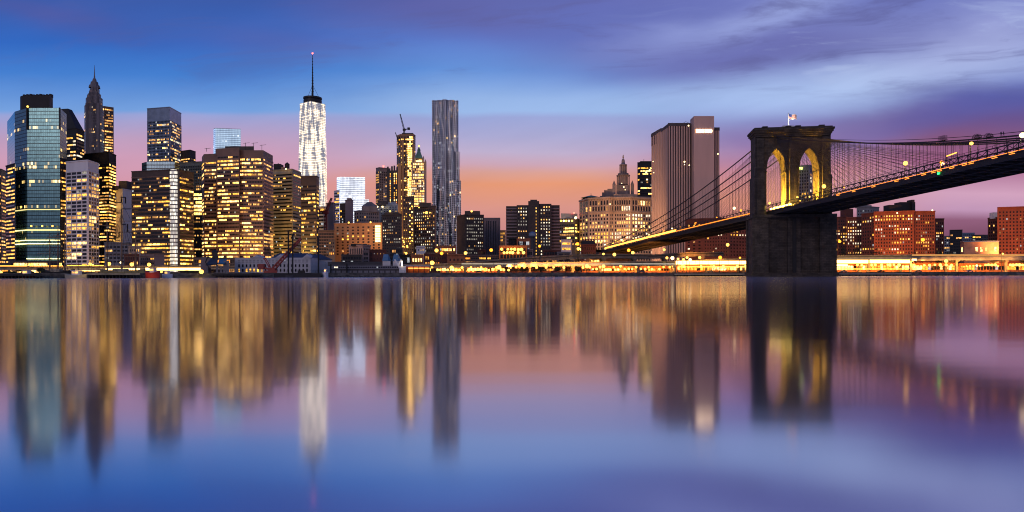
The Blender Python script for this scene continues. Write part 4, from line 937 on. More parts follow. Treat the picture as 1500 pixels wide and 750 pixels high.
for i, (o_, z0, z1) in enumerate(((0.3, ZT-2.4, ZT-1.4), (0.8, ZT-1.4, ZT-.4), (1.4, ZT-.4, ZT+.8), (1.9, ZT+.8, ZT+1.9), (1.0, ZT+1.9, ZT+2.6))):
    tbox(cp, -HW-o_, HW+o_, -7.2-o_, 7.2+o_, z0, z1)
for a in (-15, -2.5, 2.5, 15): tbox(cp, a-1.4, a+1.4, -8.5, 8.5, ZT+2.6, ZT+3.2)
cp.build('cornice', M_GRAN, shaft)
bs = MB(); tbox(bs, -HW-1.8, HW+1.8, -7.6, 7.6, 2.0, ZD-1.5); tbox(bs, -HW-2.6, HW+2.6, -10.2, 10.2, ZD-1.5, ZD+.2)
for (a0, a1) in ((-HW-2.6, -HW+6.0), (-3.4, 3.4), (HW-6.0, HW+2.6)):
    for b0, b1 in ((-9.6, -7.7), (7.7, 9.6)): tbox(bs, a0, a1, b0, b1, 2.0, ZD-1.6)
bs.build('pier_base', M_GRAN, bridge)
ft = MB(); tbox(ft, -HW-4, HW+4, -12, 12, -3, 1.0); tbox(ft, -HW-3.2, HW+3.2, -11, 11, 1.0, 2.0); ft.build('pier_footing', M_GRAN, bridge)
gp = MB(); tbox(gp, -1.0, 1.0, -9.9, -9.62, 1.9, ZD-1.6); gp.build('drain_channel', C_BLACK, bridge)

# deck line
dd = Vector((0.201, -0.980, 0)).normalized(); dl = Vector((dd.y, -dd.x, 0))  # dl: left-hand (camera) side
if dl.x > 0: dl = -dl
HWD = 14.0
def zt_(s):
    if s >= 0: return 39.6 + 7.0*min(s, 243)/156 - 0.6*(max(0, s-156)/90)**2*4
    return 39.6 + 0.040*s - 0.0000145*s*s*1.0
DEP = 5.6
def Dk(s, l, dz): return T + dd*s + dl*l + tz*(zt_(s) + dz)
SMAX, SMIN = 262, -286
def loft(mbx, l0, l1, z0, z1, s0=SMIN, s1=SMAX, st=13.0, m=None):
    n = max(1, int(round((s1-s0)/st)))
    for i in range(n):
        a, b = s0+(s1-s0)*i/n, s0+(s1-s0)*(i+1)/n
        q = [Dk(s, l, z) for s in (a, b) for l in (l0, l1) for z in (z0, z1)]
        fs = [(0,4,6,2),(1,3,7,5),(0,1,5,4),(2,6,7,3)]
        if i == 0: fs.append((0,2,3,1))
        if i == n-1: fs.append((4,5,7,6))
        for f in fs: mbx.face([q[j] for j in f], m=m)
    return mbx
loft(MB(), -HWD, HWD, -DEP+1.0, -DEP+2.0).build('deck', M_DECK, bridge)
loft(MB(), -12.6, 12.6, -DEP+2.02, -DEP+2.1).build('roadway', M_ROADL, bridge)
for l in (-HWD, -4.6, 4.6, HWD): loft(MB(), l-.3, l+.3, -DEP, -DEP+1.0).build('girder', M_DECK, bridge)
fb = MB()
for i in range(100): 
    s = SMIN + (SMAX-SMIN)*i/100; fb.bar(Dk(s, -HWD+.4, -DEP+.55), Dk(s, HWD-.4, -DEP+.55), 0.35, hh=0.8)
tag(fb.build('floor_beam', M_DECK, bridge), kind='stuff')
for l in (-5.0, 5.0): 
    p_ = loft(MB(), l-1.0, l+1.0, -1.5, -1.35).build('walkway', M_DECK, bridge)
for nm_, l in (('stiffening_truss', HWD), ('stiffening_truss', -HWD), ('stiffening_truss', 5.6), ('stiffening_truss', -5.6)):
    t_ = MB(); loft(t_, l-.22, l+.22, -.35, 0); loft(t_, l-.18, l+.18, -2.1, -1.85); loft(t_, l-.25, l+.25, -DEP+2.0, -DEP+2.35)
    n = 130
    for i in range(n):
        s = SMIN + (SMAX-SMIN)*i/n; s2 = SMIN + (SMAX-SMIN)*(i+1)/n
        t_.bar(Dk(s, l, -DEP+2.2), Dk(s, l, -.2), 0.3); t_.bar(Dk(s, l, -DEP+2.3), Dk(s2, l, -.3), 0.16); t_.bar(Dk(s2, l, -DEP+2.3), Dk(s, l, -.3), 0.16)
    t_.build(nm_, M_CAB, bridge)
rl = MB()
for l in (HWD+.1,): 
    loft(rl, l-.06, l+.06, .75, .85)
    for i in range(180): s = SMIN+(SMAX-SMIN)*i/180; rl.bar(Dk(s, l, -.1), Dk(s, l, .8), .09)
rl.build('railing', M_CAB, bridge)

# cables: main pair of pairs, suspenders and fanned stays
ZSAD = 79.0
def zc(s):
    if s >= 0: return 44.6 + (ZSAD-44.6)*((243-s)/243)**2
    q = -s/284; return ZSAD + (28.5-ZSAD)*q - 14.0*4*q*(1-q)*0.5
LC = (12.2, 3.6, -3.6, -12.2)
def Cb(s, l):
    return T + dd*s + dl*l*(1) + tz*zc(s)
def tube(name, pts, r, mat, parent, res=2):
    if True:
        o = MB()
        for a, b in zip(pts[:-1], pts[1:]): o.bar(a, b, r*2)
        return o.build(name, mat, parent)
    cu = bpy.data.curves.new(name, 'CURVE'); cu.dimensions = '3D'; cu.bevel_depth = r; cu.bevel_resolution = res
    base = root_of(parent); sp_ = cu.splines.new('POLY'); sp_.points.add(len(pts)-1)
    for p_, q in zip(sp_.points, pts): p_.co = (*(Vector(q)-base), 1)
    cu.materials.append(mat); o = bpy.data.objects.new(name, cu); COL.objects.link(o); o.parent = parent; return o
for l in LC:
    tube('main_cable', [Cb(s, l) for s in [SMIN+2+i*(SMAX-SMIN-2)/90 for i in range(91)]], 0.25, M_CAB, bridge)
tube('main_cable', [Cb(s, 12.2) + tz*1.3 for s in range(6, 258, 6)], 0.07, M_CAB, bridge)
tube('main_cable', [Cb(s, 11.6) + tz*1.3 for s in range(6, 258, 6)], 0.07, M_CAB, bridge)
mbx = MB(); cnt = 0
for l in LC:
    for i in range(138):
        s = -278 + i*4.0
        if abs(s) < 7: continue
        a, b = Cb(s, l), Dk(s, l, -.3)
        if a.z < b.z + .5: continue
        if l == 12.2 and s > 0 and cnt < 70: tube('suspender', [a, b], 0.05, M_CAB, bridge, 0); cnt += 1
        else: mbx.bar(a, b, 0.08)
tag(mbx.build('suspender', M_CAB, bridge), kind='stuff')
mbx = MB(); cnt = 0
for l in LC:
    for sgn in (1, -1):
        for i in range(24):
            s = sgn*(12 + i*5.2); a = T + dd*sgn*6 + dl*l + tz*(ZSAD-.5-i*0.12); b = Dk(s, l, -.3)
            if l == 12.2 and sgn > 0: tube('stay_cable', [a, b], 0.05, M_CAB, bridge, 0)
            else: mbx.bar(a, b, 0.05 if sgn < 0 else 0.08)
tag(mbx.build('stay_cable', M_CAB, bridge), kind='stuff')
# anchorage and masonry approach, viaduct arches toward the city
M_ANC = pbr('anchorage_stone', (0.17, 0.11, 0.08), 0.85, 0, 0.35, 0.2, brick=(2.6, 1.0))
A0 = Dk(-286, 0, 0); da = (Vector((X(868, 900), 900, 0)) - Vector((A0.x, A0.y, 0))).normalized(); na = Vector((-da.y, da.x, 0))
anc = MB()
c0 = T + dd*(-300); c0.z = 12.4; anc.box(c0, (17, 15, 10.1), (dl, -dd, tz)); anc.build('anchorage', M_ANC, bridge)
apL = 150; p0 = T + dd*(-314)
ap = MB()
n = 10
for i in range(n):
    a = p0 + da*(apL*i/n); b = p0 + da*(apL*(i+1)/n); za, zb_ = 26 - i*1.75, 26 - (i+1)*1.75
    q = [a+na*14, a-na*14, b-na*14, b+na*14]
    f = lambda p_, z: (p_.x, p_.y, z)
    ap.face([f(q[0],za),f(q[1],za),f(q[2],zb_),f(q[3],zb_)]); ap.face([f(q[0],za-2),f(q[3],zb_-2),f(q[2],zb_-2),f(q[1],za-2)])
    for k_, (u, v) in enumerate(((q[0], q[3]), (q[1], q[2]))): ap.face([f(u,za-2),f(v,zb_-2),f(v,zb_+1.0),f(u,za+1.0)])
    pm_ = a.lerp(b, .5)
    for sgn in (-1, 1):
        ap.box((a.x+na.x*11*sgn, a.y+na.y*11*sgn, (za-2+GZ)/2), (1.6, 2.2, (za-2-GZ)/2), (da, na, tz))
        # arch haunches
        for t_ in range(6):
            u = (t_+.5)/6; hgt = (1-math.sqrt(max(0, 1-(2*u-1)**2)))*3.2
            cpt = a.lerp(b, u) + na*11*sgn; ap.box((cpt.x, cpt.y, za-2-hgt/2), (apL/n/12, 1.8, hgt/2+.01), (da, na, tz))
ap.build('approach_arcade', M_ANC, bridge)
# orange glow along the deck rails, put in as emissive strips without fixtures
mt_ = emi('rail_glow_amber', (1.0, 0.36, 0.05), 4.5)
def strip(name, pts, wd, mat, parent, hh=None):
    o = MB()
    for a, b in zip(pts[:-1], pts[1:]): o.bar(a, b, wd, hh=hh)
    return o.build(name, mat, parent)
strip('rail_light', [Dk(-s, HWD+.05, -1.5) for s in range(120, 284, 12)], 0.5, mt_, bridge, 1.3)
strip('rail_light', [p0 + da*(apL*i/10) + na*(14.1 if na.y < 0 else -14.1) + tz*(26.4-i*1.75) for i in range(0, 11)], 0.5, mt_, bridge, 1.4)
mt2 = emi('rail_glow_bright', (1.0, 0.70, 0.14), 9)
for s in range(3, 24, 3):
    strip('rail_light', [Dk(s, HWD+.1, -2.4), Dk(s+2.0, HWD+.1, -2.4)], 0.3, mt2, bridge, 0.8)
mt3 = emi('rail_glow_dim', (1.0, 0.26, 0.03), 2.0, False)
for s in (98, 104, 113, 118, 121, 127, 133, 136, 146, 153, 60, 71, 84):
    strip('rail_light', [Dk(s, HWD+.05, -3.4), Dk(s+2.2, HWD+.05, -3.4)], 0.3, emi('rail_glow_mid', (1.0, 0.28, 0.04), 3.0), bridge, 0.7)
strip('rail_light', [Dk(-s, HWD+.05, -2.2) for s in range(12, 152, 10)], 0.3, mt3, bridge, 0.5)
strip('rail_light', [Dk(s, HWD+.05, -3.0) for s in range(60, 240, 12)], 0.14, mt3, bridge, 0.2)
MB().box(Dk(122, HWD+.3, -4.6), (.35, .35, .35)).build('navigation_light', emi('nav_green', (0.02, 1.0, 0.12), 6), bridge)

def point(loc, e, c, r=0.6, nm='lamp_light', aim=(0, 0.25, -1), spread=130):
    # a shaded luminaire: throws its light down (or where it is aimed), not out over the river
    l = bpy.data.lights.new(nm, 'SPOT'); l.energy = e; l.color = c; l.shadow_soft_size = r; l.spot_size = R(spread); l.spot_blend = 0.5
    o = bpy.data.objects.new(nm, l); COL.objects.link(o); o.location = loc
    o.rotation_euler = Vector(aim).to_track_quat('-Z', 'Y').to_euler(); return o
YEL = (1.0, 0.74, 0.14); SOD = (1.0, 0.40, 0.07); WHT = (1.0, 0.80, 0.5)
def street_lamp(p, h, label, kind='o', r=0.55, e=0, arm=1.2, group=None):
    """post standing at p, head h metres up"""
    p = Vector(p); mt = {'o': M_LAMPO, 'y': M_LAMPY, 'w': M_LAMPW, 'r': M_REDL}[kind]; c = {'o': SOD, 'y': YEL, 'w': WHT, 'r': (1,.1,.05)}[kind]
    ro = empty('street_lamp', p, label, 'street lamp', group)
    o = MB(); o.cyl((p.x, p.y), 0.16, p.z, p.z+h-.2, 8, 0.09); o.cyl((p.x, p.y), 0.3, p.z, p.z+.8, 8, .22); o.build('post', C_STEEL, ro)
    o = MB(); o.bar((p.x, p.y, p.z+h-.3), (p.x, p.y-arm, p.z+h+r*.6), 0.12); o.cyl((p.x, p.y-arm), r*.7, p.z+h+r*.75, p.z+h+r*1.0, 8, .1); armo = o.build('arm', C_STEEL, ro)
    o = MB(); o.ball((p.x, p.y-arm, p.z+h), r, seg=10); o.build('lamp_globe', mt, armo, smooth=True)
    if e: q = point((p.x, p.y-arm-r-.3, p.z+h-.2), e, c, 0.5); q.parent = ro; q.location = q.location - Vector(ro.location)
    return ro
def dlamp(px, label, kind='y', r=.6, e=0, l=HWD-0.5, h=4.2, s=None):
    # deck lamp that appears near px: solve s on that line
    if s is None:
        best = min(range(-280, 200), key=lambda q: abs(750 + F*Dk(q, l, 0).x/Dk(q, l, 0).y - px)); s = best
    b = Dk(s, l, -DEP+2.1); return street_lamp(b, h, label, kind, r, e, 0.8)
dlamp(1127, 'yellow lamp at the left foot of the left arch of the bridge tower', 'y', .62, 5000, h=4.6)
dlamp(1167, 'yellow lamp on the deck before the middle pier of the bridge tower', 'y', .55, 6000, h=3.9)
dlamp(1207, 'yellow lamp on the deck before the right pier of the bridge tower', 'y', .95, 9000, h=6.0)
dlamp(1236, 'small orange lamp low on the deck just right of the bridge tower', 'o', .3, 600, h=3)
dlamp(1326, 'bright yellow lamp above the deck right of the bridge tower', 'y', .9, 3000, h=6.6)
dlamp(1378, 'orange lamp beside a lit sign frame on the bridge deck', 'o', .65, 22000, h=3.2)
dlamp(1420, 'yellow lamp on the deck right of the orange lamp', 'y', .65, 3000, h=7.4)
dlamp(1497, 'large bright lamp on the deck at the right edge of the photo', 'w', .9, 4000, h=5.5)
dlamp(1075, 'large white lamp on the deck just left of the bridge tower', 'w', .85, 3000, h=7.0)
dlamp(1085, 'orange lamp between the white deck lamp and the bridge tower', 'o', .65, 1500, h=4.6)
dlamp(1050, 'small orange lamp on the side span below the upper stay cable', 'o', .4, 500, h=4.0)
dlamp(1019, 'orange starry lamp on the side span before the blank concrete shaft', 'o', .72, 1500, h=3.6)
dlamp(984, 'white lamp on the side span before the finned concrete tower', 'w', .6, 800, h=4.2)
dlamp(996, 'tiny orange lamp right of the white one on the side span', 'o', .4, 400, h=3.6)
dlamp(972, 'orange lamp near the left edge of the finned concrete tower', 'o', .6, 900, h=3.8)
# floodlights washing the arch walls
for a, b, z, e in ((cs[0]-3.5, -3.0, 38.5, 240000), (cs[1]-3.5, -3.0, 38.8, 300000), (cs[0]-3, 4, 38.2, 70000), (cs[1]-3, 4, 38.2, 80000)):
    q = point(W(a, b, z), e, (1.0, 0.52, 0.04), 0.5, 'arch_floodlight', tx*0.75+tz*0.8, 150); q.parent = bridge; q.location = q.location - Vector(bridge.location)
for i, (px_, r_) in enumerate(((1136, .32), (1143, .35), (1150, .35), (1157, .42), (1173, .3), (1186, .4))):
    s_ = min(range(-10, 60), key=lambda q: abs(750 + F*Dk(q, HWD, 0).x/Dk(q, HWD, 0).y - px_))
    MB().ball(Dk(s_, HWD+.2, -1.9 if i < 5 else -1.0), r_, M_LAMPY).build('rail_lamp', M_LAMPY, bridge)
for a, z, e in ((-3.2, 39.5, 2600), (0.5, 39.5, 4500), (3.0, 40, 3000), (15.0, 41, 6000)):
    q = point(W(a, -12.5, z), e, (1.0, 0.58, 0.07), 0.4, 'pier_floodlight', ty+tz*1.1, 120); q.parent = bridge; q.location = q.location - Vector(bridge.location)
# lit sign gantry on the deck
g_ = empty('sign_gantry', Dk(112, HWD-.6, -DEP+2.1), 'small orange lit gantry frame standing on the bridge deck', 'gantry')
o = MB(); s_ = next(q for q in range(60, 200) if 750 + F*Dk(q, HWD, 0).x/Dk(q, HWD, 0).y > 1384)
o.bar(Dk(s_, HWD-.6, -3.4), Dk(s_, HWD-.6, 2.0), .22); o.bar(Dk(s_+5, HWD-.6, -3.4), Dk(s_+5, HWD-.6, 2.2), .22); o.build('post', C_STEEL, g_)
o = MB(); o.bar(Dk(s_, HWD-.6, 1.6), Dk(s_+5, HWD-.6, 2.0), .3); o.build('light_bar', emi('gantry_orange', (1, .35, .05), 4), g_)

# flag on the tower
fp_ = W(-1.5, -3, ZT+3.2)
fl = empty('flagpole', fp_, 'white lit flagpole with a waving flag on top of the stone bridge tower', 'flag')
o = MB(); o.cyl((fp_.x, fp_.y), 0.42, fp_.z, fp_.z+1.2, 8, .32); o.cyl((fp_.x, fp_.y), 0.30, fp_.z+1.2, fp_.z+7.9, 8, .16); o.ball((fp_.x, fp_.y, fp_.z+8.0), .25)
o.build('pole', pbr('white_paint', (.8,.8,.76), .5), fl)
ma = {}
def flagmat():
    m = bpy.data.materials.new('flag_cloth'); m.use_nodes = True; k = N(m.node_tree)
    uv = k.n('ShaderNodeUVMap', uv_map='UVMap'); sp = k.n('ShaderNodeSeparateXYZ', ins={0: uv.outputs[0]})
    stripe = k.m('GREATER_THAN', k.m('FRACT', k.m('MULTIPLY', sp.outputs[1], 6.5)), 0.5)
    canton = k.m('MULTIPLY', k.m('LESS_THAN', sp.outputs[0], 0.4), k.m('GREATER_THAN', sp.outputs[1], 0.46))
    c = k.mix(canton, k.mix(stripe, (0.75, 0.70, 0.62, 1), (0.7, 0.12, 0.08, 1)), (0.05, 0.08, 0.3, 1))
    b = k.n('ShaderNodeBsdfPrincipled', ins={'Base Color': c, 'Roughness': .8}); k.n('ShaderNodeOutputMaterial', ins={0: b.outputs[0]}); return m
o = MB(); nx, nzz = 14, 6
def FP(i, j, side): 
    u = i/nx; return (fp_.x + .2 + 4.6*u, fp_.y + .45*math.sin(u*7)*u**.5 + side, fp_.z + 4.9 + 2.7*j/nzz - .55*u + .15*math.sin(u*9+1))
for i in range(nx):
    for j in range(nzz):
        for sd in (0, .04): o.face([FP(i,j,sd), FP(i+1,j,sd), FP(i+1,j+1,sd), FP(i,j+1,sd)], [(i/nx,j/nzz),((i+1)/nx,j/nzz),((i+1)/nx,(j+1)/nzz),(i/nx,(j+1)/nzz)])
o.build('flag', flagmat(), fl)
q = point((fp_.x+.8, fp_.y-3.5, fp_.z+.3), 5000, (1, .9, .72), .3, 'flag_floodlight', (0, 0.6, 1), 90); q.parent = fl; q.location = q.location - Vector(fl.location)
o = MB(); o.prism([(fp_.x-3.2, fp_.y-1), (fp_.x+3, fp_.y-1), (fp_.x+3, fp_.y+1), (fp_.x-3.2, fp_.y+1)], fp_.z, fp_.z+.9); o.build('base', pbr('white_paint2', (.7,.68,.6), .5), fl)

# inspection cradles on the main cable, and two workers on it
def cradle(px, label, wd, hgt, round_):
    l = 12.2; s = min(range(20, 250), key=lambda q: abs(750 + F*Cb(q, l).x/Cb(q, l).y - px)); p = Cb(s, l)
    ro = empty('cable_cradle', p, label, 'inspection cradle')
    o = MB(); n = 9
    for i in range(n+1):
        u = i/n*2-1; hh_ = hgt*(math.sqrt(max(0.05, 1-u*u)) if round_ else 1); q = p + dd*(-wd*u/2) + dl*.3
        for off in (-.5, .5): o.bar(q + dl*off + tz*.2, q + dl*off + tz*(.2+hh_), .07)
        if i:
            q0 = p + dd*(-wd*(u-2/n)/2) + dl*.3; h0 = hgt*(math.sqrt(max(0.05, 1-(u-2/n)**2)) if round_ else 1)
            for f_ in (.35, .7, 1.0): 
                for off in (-.5, .5): o.bar(q0 + dl*off + tz*(.2+h0*f_), q + dl*off + tz*(.2+hh_*f_), .06)
    o.build('mesh_cage', M_CAB, ro)
    o = MB(); o.bar(p + dd*wd/2 + tz*.35, p - dd*wd/2 + tz*.35, 1.1, hh=.12); o.build('platform', M_CAB, ro)
cradle(1382, 'square mesh inspection cradle on the main cable, leftmost of three', 3.4, 1.9, False)
cradle(1433, 'rounded mesh inspection cradle on the main cable, middle of three', 3.4, 1.7, True)
cradle(1450, 'rounded mesh inspection cradle on the main cable, rightmost of three', 3.2, 1.6, True)

def person(loc, face, label, top=(0.05,0.05,0.07), pants=(0.03,0.03,0.04), lean=0.0, swing=0.1, h=1.75):
    """one skinned body in a standing or walking pose"""
    k = h/1.75
    J = {'pel':(0,0,.95),'spi':(0,lean*.1,1.2),'che':(0,lean*.2,1.42),'nek':(0,lean*.25,1.53),'hed':(0,lean*.3,1.66),'top':(0,lean*.3,1.74),
         'hl':(-.1,0,.9),'kl':(-.11,swing,.5),'al':(-.11,swing*.6,.08),'fl':(-.12,swing*.6+.2,.04),'hr':(.1,0,.9),'kr':(.11,-swing*.3,.5),'ar':(.11,-swing*1.4,.08),'fr':(.12,-swing*1.4+.2,.04),
         'sl':(-.19,lean*.2,1.42),'el':(-.25,-swing*.6,1.14),'wl':(-.25,swing*.4+.08,.9),'gl':(-.25,swing*.5+.1,.8),'sr':(.19,lean*.2,1.42),'er':(.25,swing*.6,1.14),'wr':(.25,swing*1.0+.1,.92),'gr':(.25,swing*1.1+.14,.83)}
    rad = {'pel':.15,'spi':.14,'che':.16,'nek':.06,'hed':.1,'top':.07,'hl':.1,'kl':.065,'al':.045,'fl':.04,'hr':.1,'kr':.065,'ar':.045,'fr':.04,'sl':.07,'el':.045,'wl':.032,'gl':.035,'sr':.07,'er':.045,'wr':.032,'gr':.035}
    E = [('pel','spi'),('spi','che'),('che','nek'),('nek','hed'),('hed','top'),('pel','hl'),('hl','kl'),('kl','al'),('al','fl'),('pel','hr'),('hr','kr'),('kr','ar'),('ar','fr'),('che','sl'),('sl','el'),('el','wl'),('wl','gl'),('che','sr'),('sr','er'),('er','wr'),('wr','gr')]
    ks = list(J); me = bpy.data.meshes.new('person'); me.from_pydata([[c*k for c in J[q]] for q in ks], [(ks.index(a), ks.index(b)) for a, b in E], [])
    o = bpy.data.objects.new('person', me); COL.objects.link(o)
    me.skin_vertices.new() if hasattr(me.skin_vertices, 'new') and not me.skin_vertices else None
    md = o.modifiers.new('skin', 'SKIN')
    if not me.skin_vertices:
        bm = bmesh.new(); bm.from_mesh(me); bm.verts.layers.skin.verify(); bm.to_mesh(me); bm.free()
    for v, q in zip(me.skin_vertices[0].data, ks): v.radius = (rad[q]*k, rad[q]*k); v.use_root = (q == 'pel')
    sb = o.modifiers.new('sub', 'SUBSURF'); sb.levels = sb.render_levels = 1
    m = bpy.data.materials.new('clothing'); m.use_nodes = True; n = N(m.node_tree); tc = n.n('ShaderNodeTexCoord'); sp = n.n('ShaderNodeSeparateXYZ', ins={0: tc.outputs['Object']})
    c = n.ramp(n.m('DIVIDE', sp.outputs[2], 1.8*k), [(0, (.01,.01,.01,1)), (.06, (*pants,1)), (.54, (*top,1)), (.86, (.35,.2,.14,1)), (.94, (.02,.015,.01,1))], 'CONSTANT')
    b = n.n('ShaderNodeBsdfPrincipled', ins={'Base Color': c, 'Roughness': .8}); n.n('ShaderNodeOutputMaterial', ins={0: b.outputs[0]}); me.materials.append(m)
    o.location = loc; o.rotation_euler = (0, 0, face); tag(o, label, 'person'); return o
for i, px in enumerate((1466.5, 1470.5)):
    l = 12.2; s = min([q*.25 for q in range(400, 900)], key=lambda q: abs(750 + F*Cb(q, l).x/Cb(q, l).y - px)); p = Cb(s, l) + tz*.3
    person(p, R(180+30*i), ('dark figure standing on the main cable, nearer the inspection cradles', 'dark figure standing on the main cable, nearer the right edge lamp')[i], swing=.05+.08*i)
# ============================================================ waterfront
C_GIRD = pbr('viaduct_girder', (0.20, 0.20, 0.23), 0.55, 0.2, 0.25, 0.3)
C_COLM = pbr('viaduct_column', (0.22, 0.18, 0.15), 0.8, 0, 0.3, 0.4)
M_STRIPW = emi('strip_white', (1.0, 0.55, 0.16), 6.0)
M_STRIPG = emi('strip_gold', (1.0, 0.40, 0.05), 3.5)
M_BLOBO = emi('lamp_small_orange', (1.0, 0.36, 0.05), 5.0)
def ppts(pts): return [P(px, py, D) for px, py, D in pts]
def viaduct(label, pts, wd, cols, gh=2.2, gmat=None, rail=True, colw=1.6):
    """pts: (px, py of the deck top, D)"""
    q = ppts(pts); ro = empty('elevated_highway', (q[0].x, q[0].y, GZ), label, 'viaduct')
    mbx = MB(); gd = MB(); rd = MB()
    for a, b in zip(q[:-1], q[1:]):
        d = (b-a); d.z = 0; d.normalize(); n_ = Vector((-d.y, d.x, 0)); 
        if n_.y < 0: n_ = -n_
        def hexa(m_, o0, o1, z0, z1):
            v = [p + n_*o + tz*z for p in (a, b) for o in (o0, o1) for z in (z0, z1)]
            for f in ((0,4,6,2),(1,3,7,5),(0,1,5,4),(2,6,7,3),(0,2,3,1),(4,5,7,6)): m_.face([v[j] for j in f])
        hexa(mbx, 0, wd, -.5, 0)
        hexa(gd, 0.3, .8, -gh-.5, -.52); hexa(gd, wd-.8, wd-.3, -gh-.5, -.52)
        hexa(rd, -.1, .15, .0, .9); hexa(rd, wd-.15, wd+.1, 0, .9)
    mbx.build('road_deck', M_ROADL, ro); gd.build('girder', gmat or C_GIRD, ro)
    if rail: rd.build('parapet', C_COLM, ro)
    for px in cols:
        for (p0_, p1_), (a, b) in zip(zip(pts[:-1], pts[1:]), zip(q[:-1], q[1:])):
            if p0_[0] <= px <= p1_[0]:
                u = (px-p0_[0])/(p1_[0]-p0_[0]); c = a.lerp(b, u); zt_c = c.z - gh - .5
                mbx = MB()
                for off in (1.5, wd-1.5): mbx.prism([(c.x-colw/2, c.y+off-.8), (c.x+colw/2, c.y+off-.8), (c.x+colw/2, c.y+off+.8), (c.x-colw/2, c.y+off+.8)], GZ, zt_c-.85)
                mbx.box((c.x, c.y+wd/2, zt_c-.45), (colw*.8, wd/2+.2, .45)); mbx.build('column_bent', C_COLM, ro); break
    return ro
vr = viaduct('elevated riverside highway right of the bridge tower with blue grey girders', [(1185, 377, 498), (1250, 375.5, 500), (1400, 374, 505), (1540, 374, 508)], 16, (1222, 1273, 1335, 1403, 1475, 1520), gh=3.0)
vm = viaduct('elevated riverside highway ending in the brightly lit stretch left of the bridge tower', [(590, 389, 450), (680, 387, 455), (760, 386, 462), (900, 385, 470), (988, 384.5, 478), (1050, 381, 484), (1110, 380, 488)], 14, (620, 655, 681, 730, 776, 839, 880, 935, 988, 1042, 1090), gh=1.6, colw=1.4)
vu = viaduct('upper curving ramp rising from left to right before the municipal building', [(640, 390, 495), (680, 386.5, 495), (720, 382.5, 495), (770, 378.5, 497), (840, 374.5, 502), (900, 373.5, 510), (960, 374.5, 520), (1010, 371, 530), (1060, 371, 535)], 11, (700, 776, 838, 885, 930, 975, 1030), gh=1.8, gmat=C_COLM, colw=2.0)
vl = viaduct('low elevated riverside highway in front of the left hand towers', [(-30, 391.5, 470), (100, 392, 465), (150, 391, 470), (200, 391, 480), (330, 391, 500), (480, 389, 520)], 14, (20, 60, 100, 140, 180, 220, 260, 300, 350, 400, 450), gh=1.2)
def glow_run(ro, x0, x1, y, h, D, mat, n=None):
    """glowing bands added in place of traffic light trails and lit deck edges"""
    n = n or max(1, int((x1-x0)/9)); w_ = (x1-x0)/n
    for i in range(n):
        a = P(x0+w_*i+.25, y, D); b = P(x0+w_*(i+1)-.25, y, D); mbx = MB(); mbx.bar(a, b, 0.5, hh=h); mbx.build('added_glow_strip', mat, ro)
glow_run(vm, 990, 1096, 384.6, 2.3, 477, M_STRIPW)  # emissive band put in for the traffic trail, no real luminaire
glow_run(vm, 992, 1096, 390.5, 1.0, 476, M_STRIPG)
glow_run(vr, 1220, 1272, 383.2, 2.4, 496, M_STRIPW); glow_run(vr, 1274, 1333, 383.0, 2.4, 496, M_STRIPW)
glow_run(vr, 1336, 1343, 380.5, 1.3, 496, M_STRIPW)
glow_run(vr, 1224, 1242, 388.5, 1.4, 494, M_STRIPW); glow_run(vr, 1222, 1330, 394.0, 0.6, 494, M_STRIPG, 8)
glow_run(vl, 213, 303, 394.2, 1.7, 462, M_STRIPW); glow_run(vl, 155, 205, 394.2, 1.3, 462, M_STRIPW, 5)
glow_run(vl, 0, 92, 389.5, 0.5, 463, M_STRIPG); glow_run(vl, 98, 152, 388.8, 0.45, 468, M_STRIPG)
glow_run(vl, 110, 160, 396.5, 0.5, 455, M_STRIPW, 5)
glow_run(vm, 676, 988, 386.6, 0.35, 453.5, emi('thin_white_glow', (1,.85,.65), 1.1, False), 20)
glow_run(vr, 1330, 1520, 373.6, 0.5, 503, emi('thin_orange_glow', (1,.45,.12), 1.6, False), 12)
glow_run(vu, 660, 880, 380.5, 0.35, 492, emi('ramp_glow', (1,.4,.08), 1.2, False), 1) if False else None

# lit low buildings under and behind the viaducts; halls and arcades below the decks added for orange glow
def shed(label, x0, x1, top, D, mat, bays, pal, lit, fh=3.4, depth=14, name='waterfront_shed', **kw):
    a = dict(fh=fh, hf=.66, wf=.8, lit=lit, rows=0, pal=pal, base=None, crown=.6, depth=depth, cat='waterfront building'); a.update(kw)
    return tower(name, label, [(x0, D), (x1, D+2)], top, mat, [bays], **a)
C_ORB = pbr('orange_brick', (0.48, 0.17, 0.08), 0.85, 0, 0.25, 0.2)
shed('orange glowing market hall below the highway beside the starry quay lamps', 645, 740, 390.5, 480, C_ORB, 30, 'oYyW', .9, fh=2.6)
shed('dark low hall under the highway with patches of orange light', 742, 850, 391.5, 486, C_DRED, 26, 'ood', .45, fh=2.4)
shed('orange lit hall under the highway below the municipal building', 852, 985, 391.5, 490, C_ORB, 34, 'oYy', .55, fh=2.4)
shed('orange lit arcade beneath the bright highway stretch left of the bridge tower', 990, 1100, 388, 500, C_ORB, 22, 'YWo', .9, fh=3)
shed('orange lit arcade beneath the highway right of the bridge tower', 1205, 1400, 386.5, 518, C_ORB, 44, 'YWo', .85, fh=3)
shed('glowing orange ferry building beneath the highway near the right edge', 1404, 1520, 387, 518, C_ORB, 26, 'oYo', .75, fh=3)
shed('brick building with eight glowing square windows behind the white quay roof', 602, 620.5, 374, 520, C_ORB, 4, 'WYW', 1.0, fh=5.4, hf=.42, wf=.5)
shed('dark brick row house block just right of the eight glowing windows', 621, 655, 372.5, 522, C_DRED, 10, 'oyd', .3, fh=3.2, hf=.5, wf=.4)
shed('orange brick blank fronted warehouse below the rippling steel tower', 655, 681, 373.5, 515, C_ORB, 4, 'o', .1, fh=4, hf=.3, wf=.3)
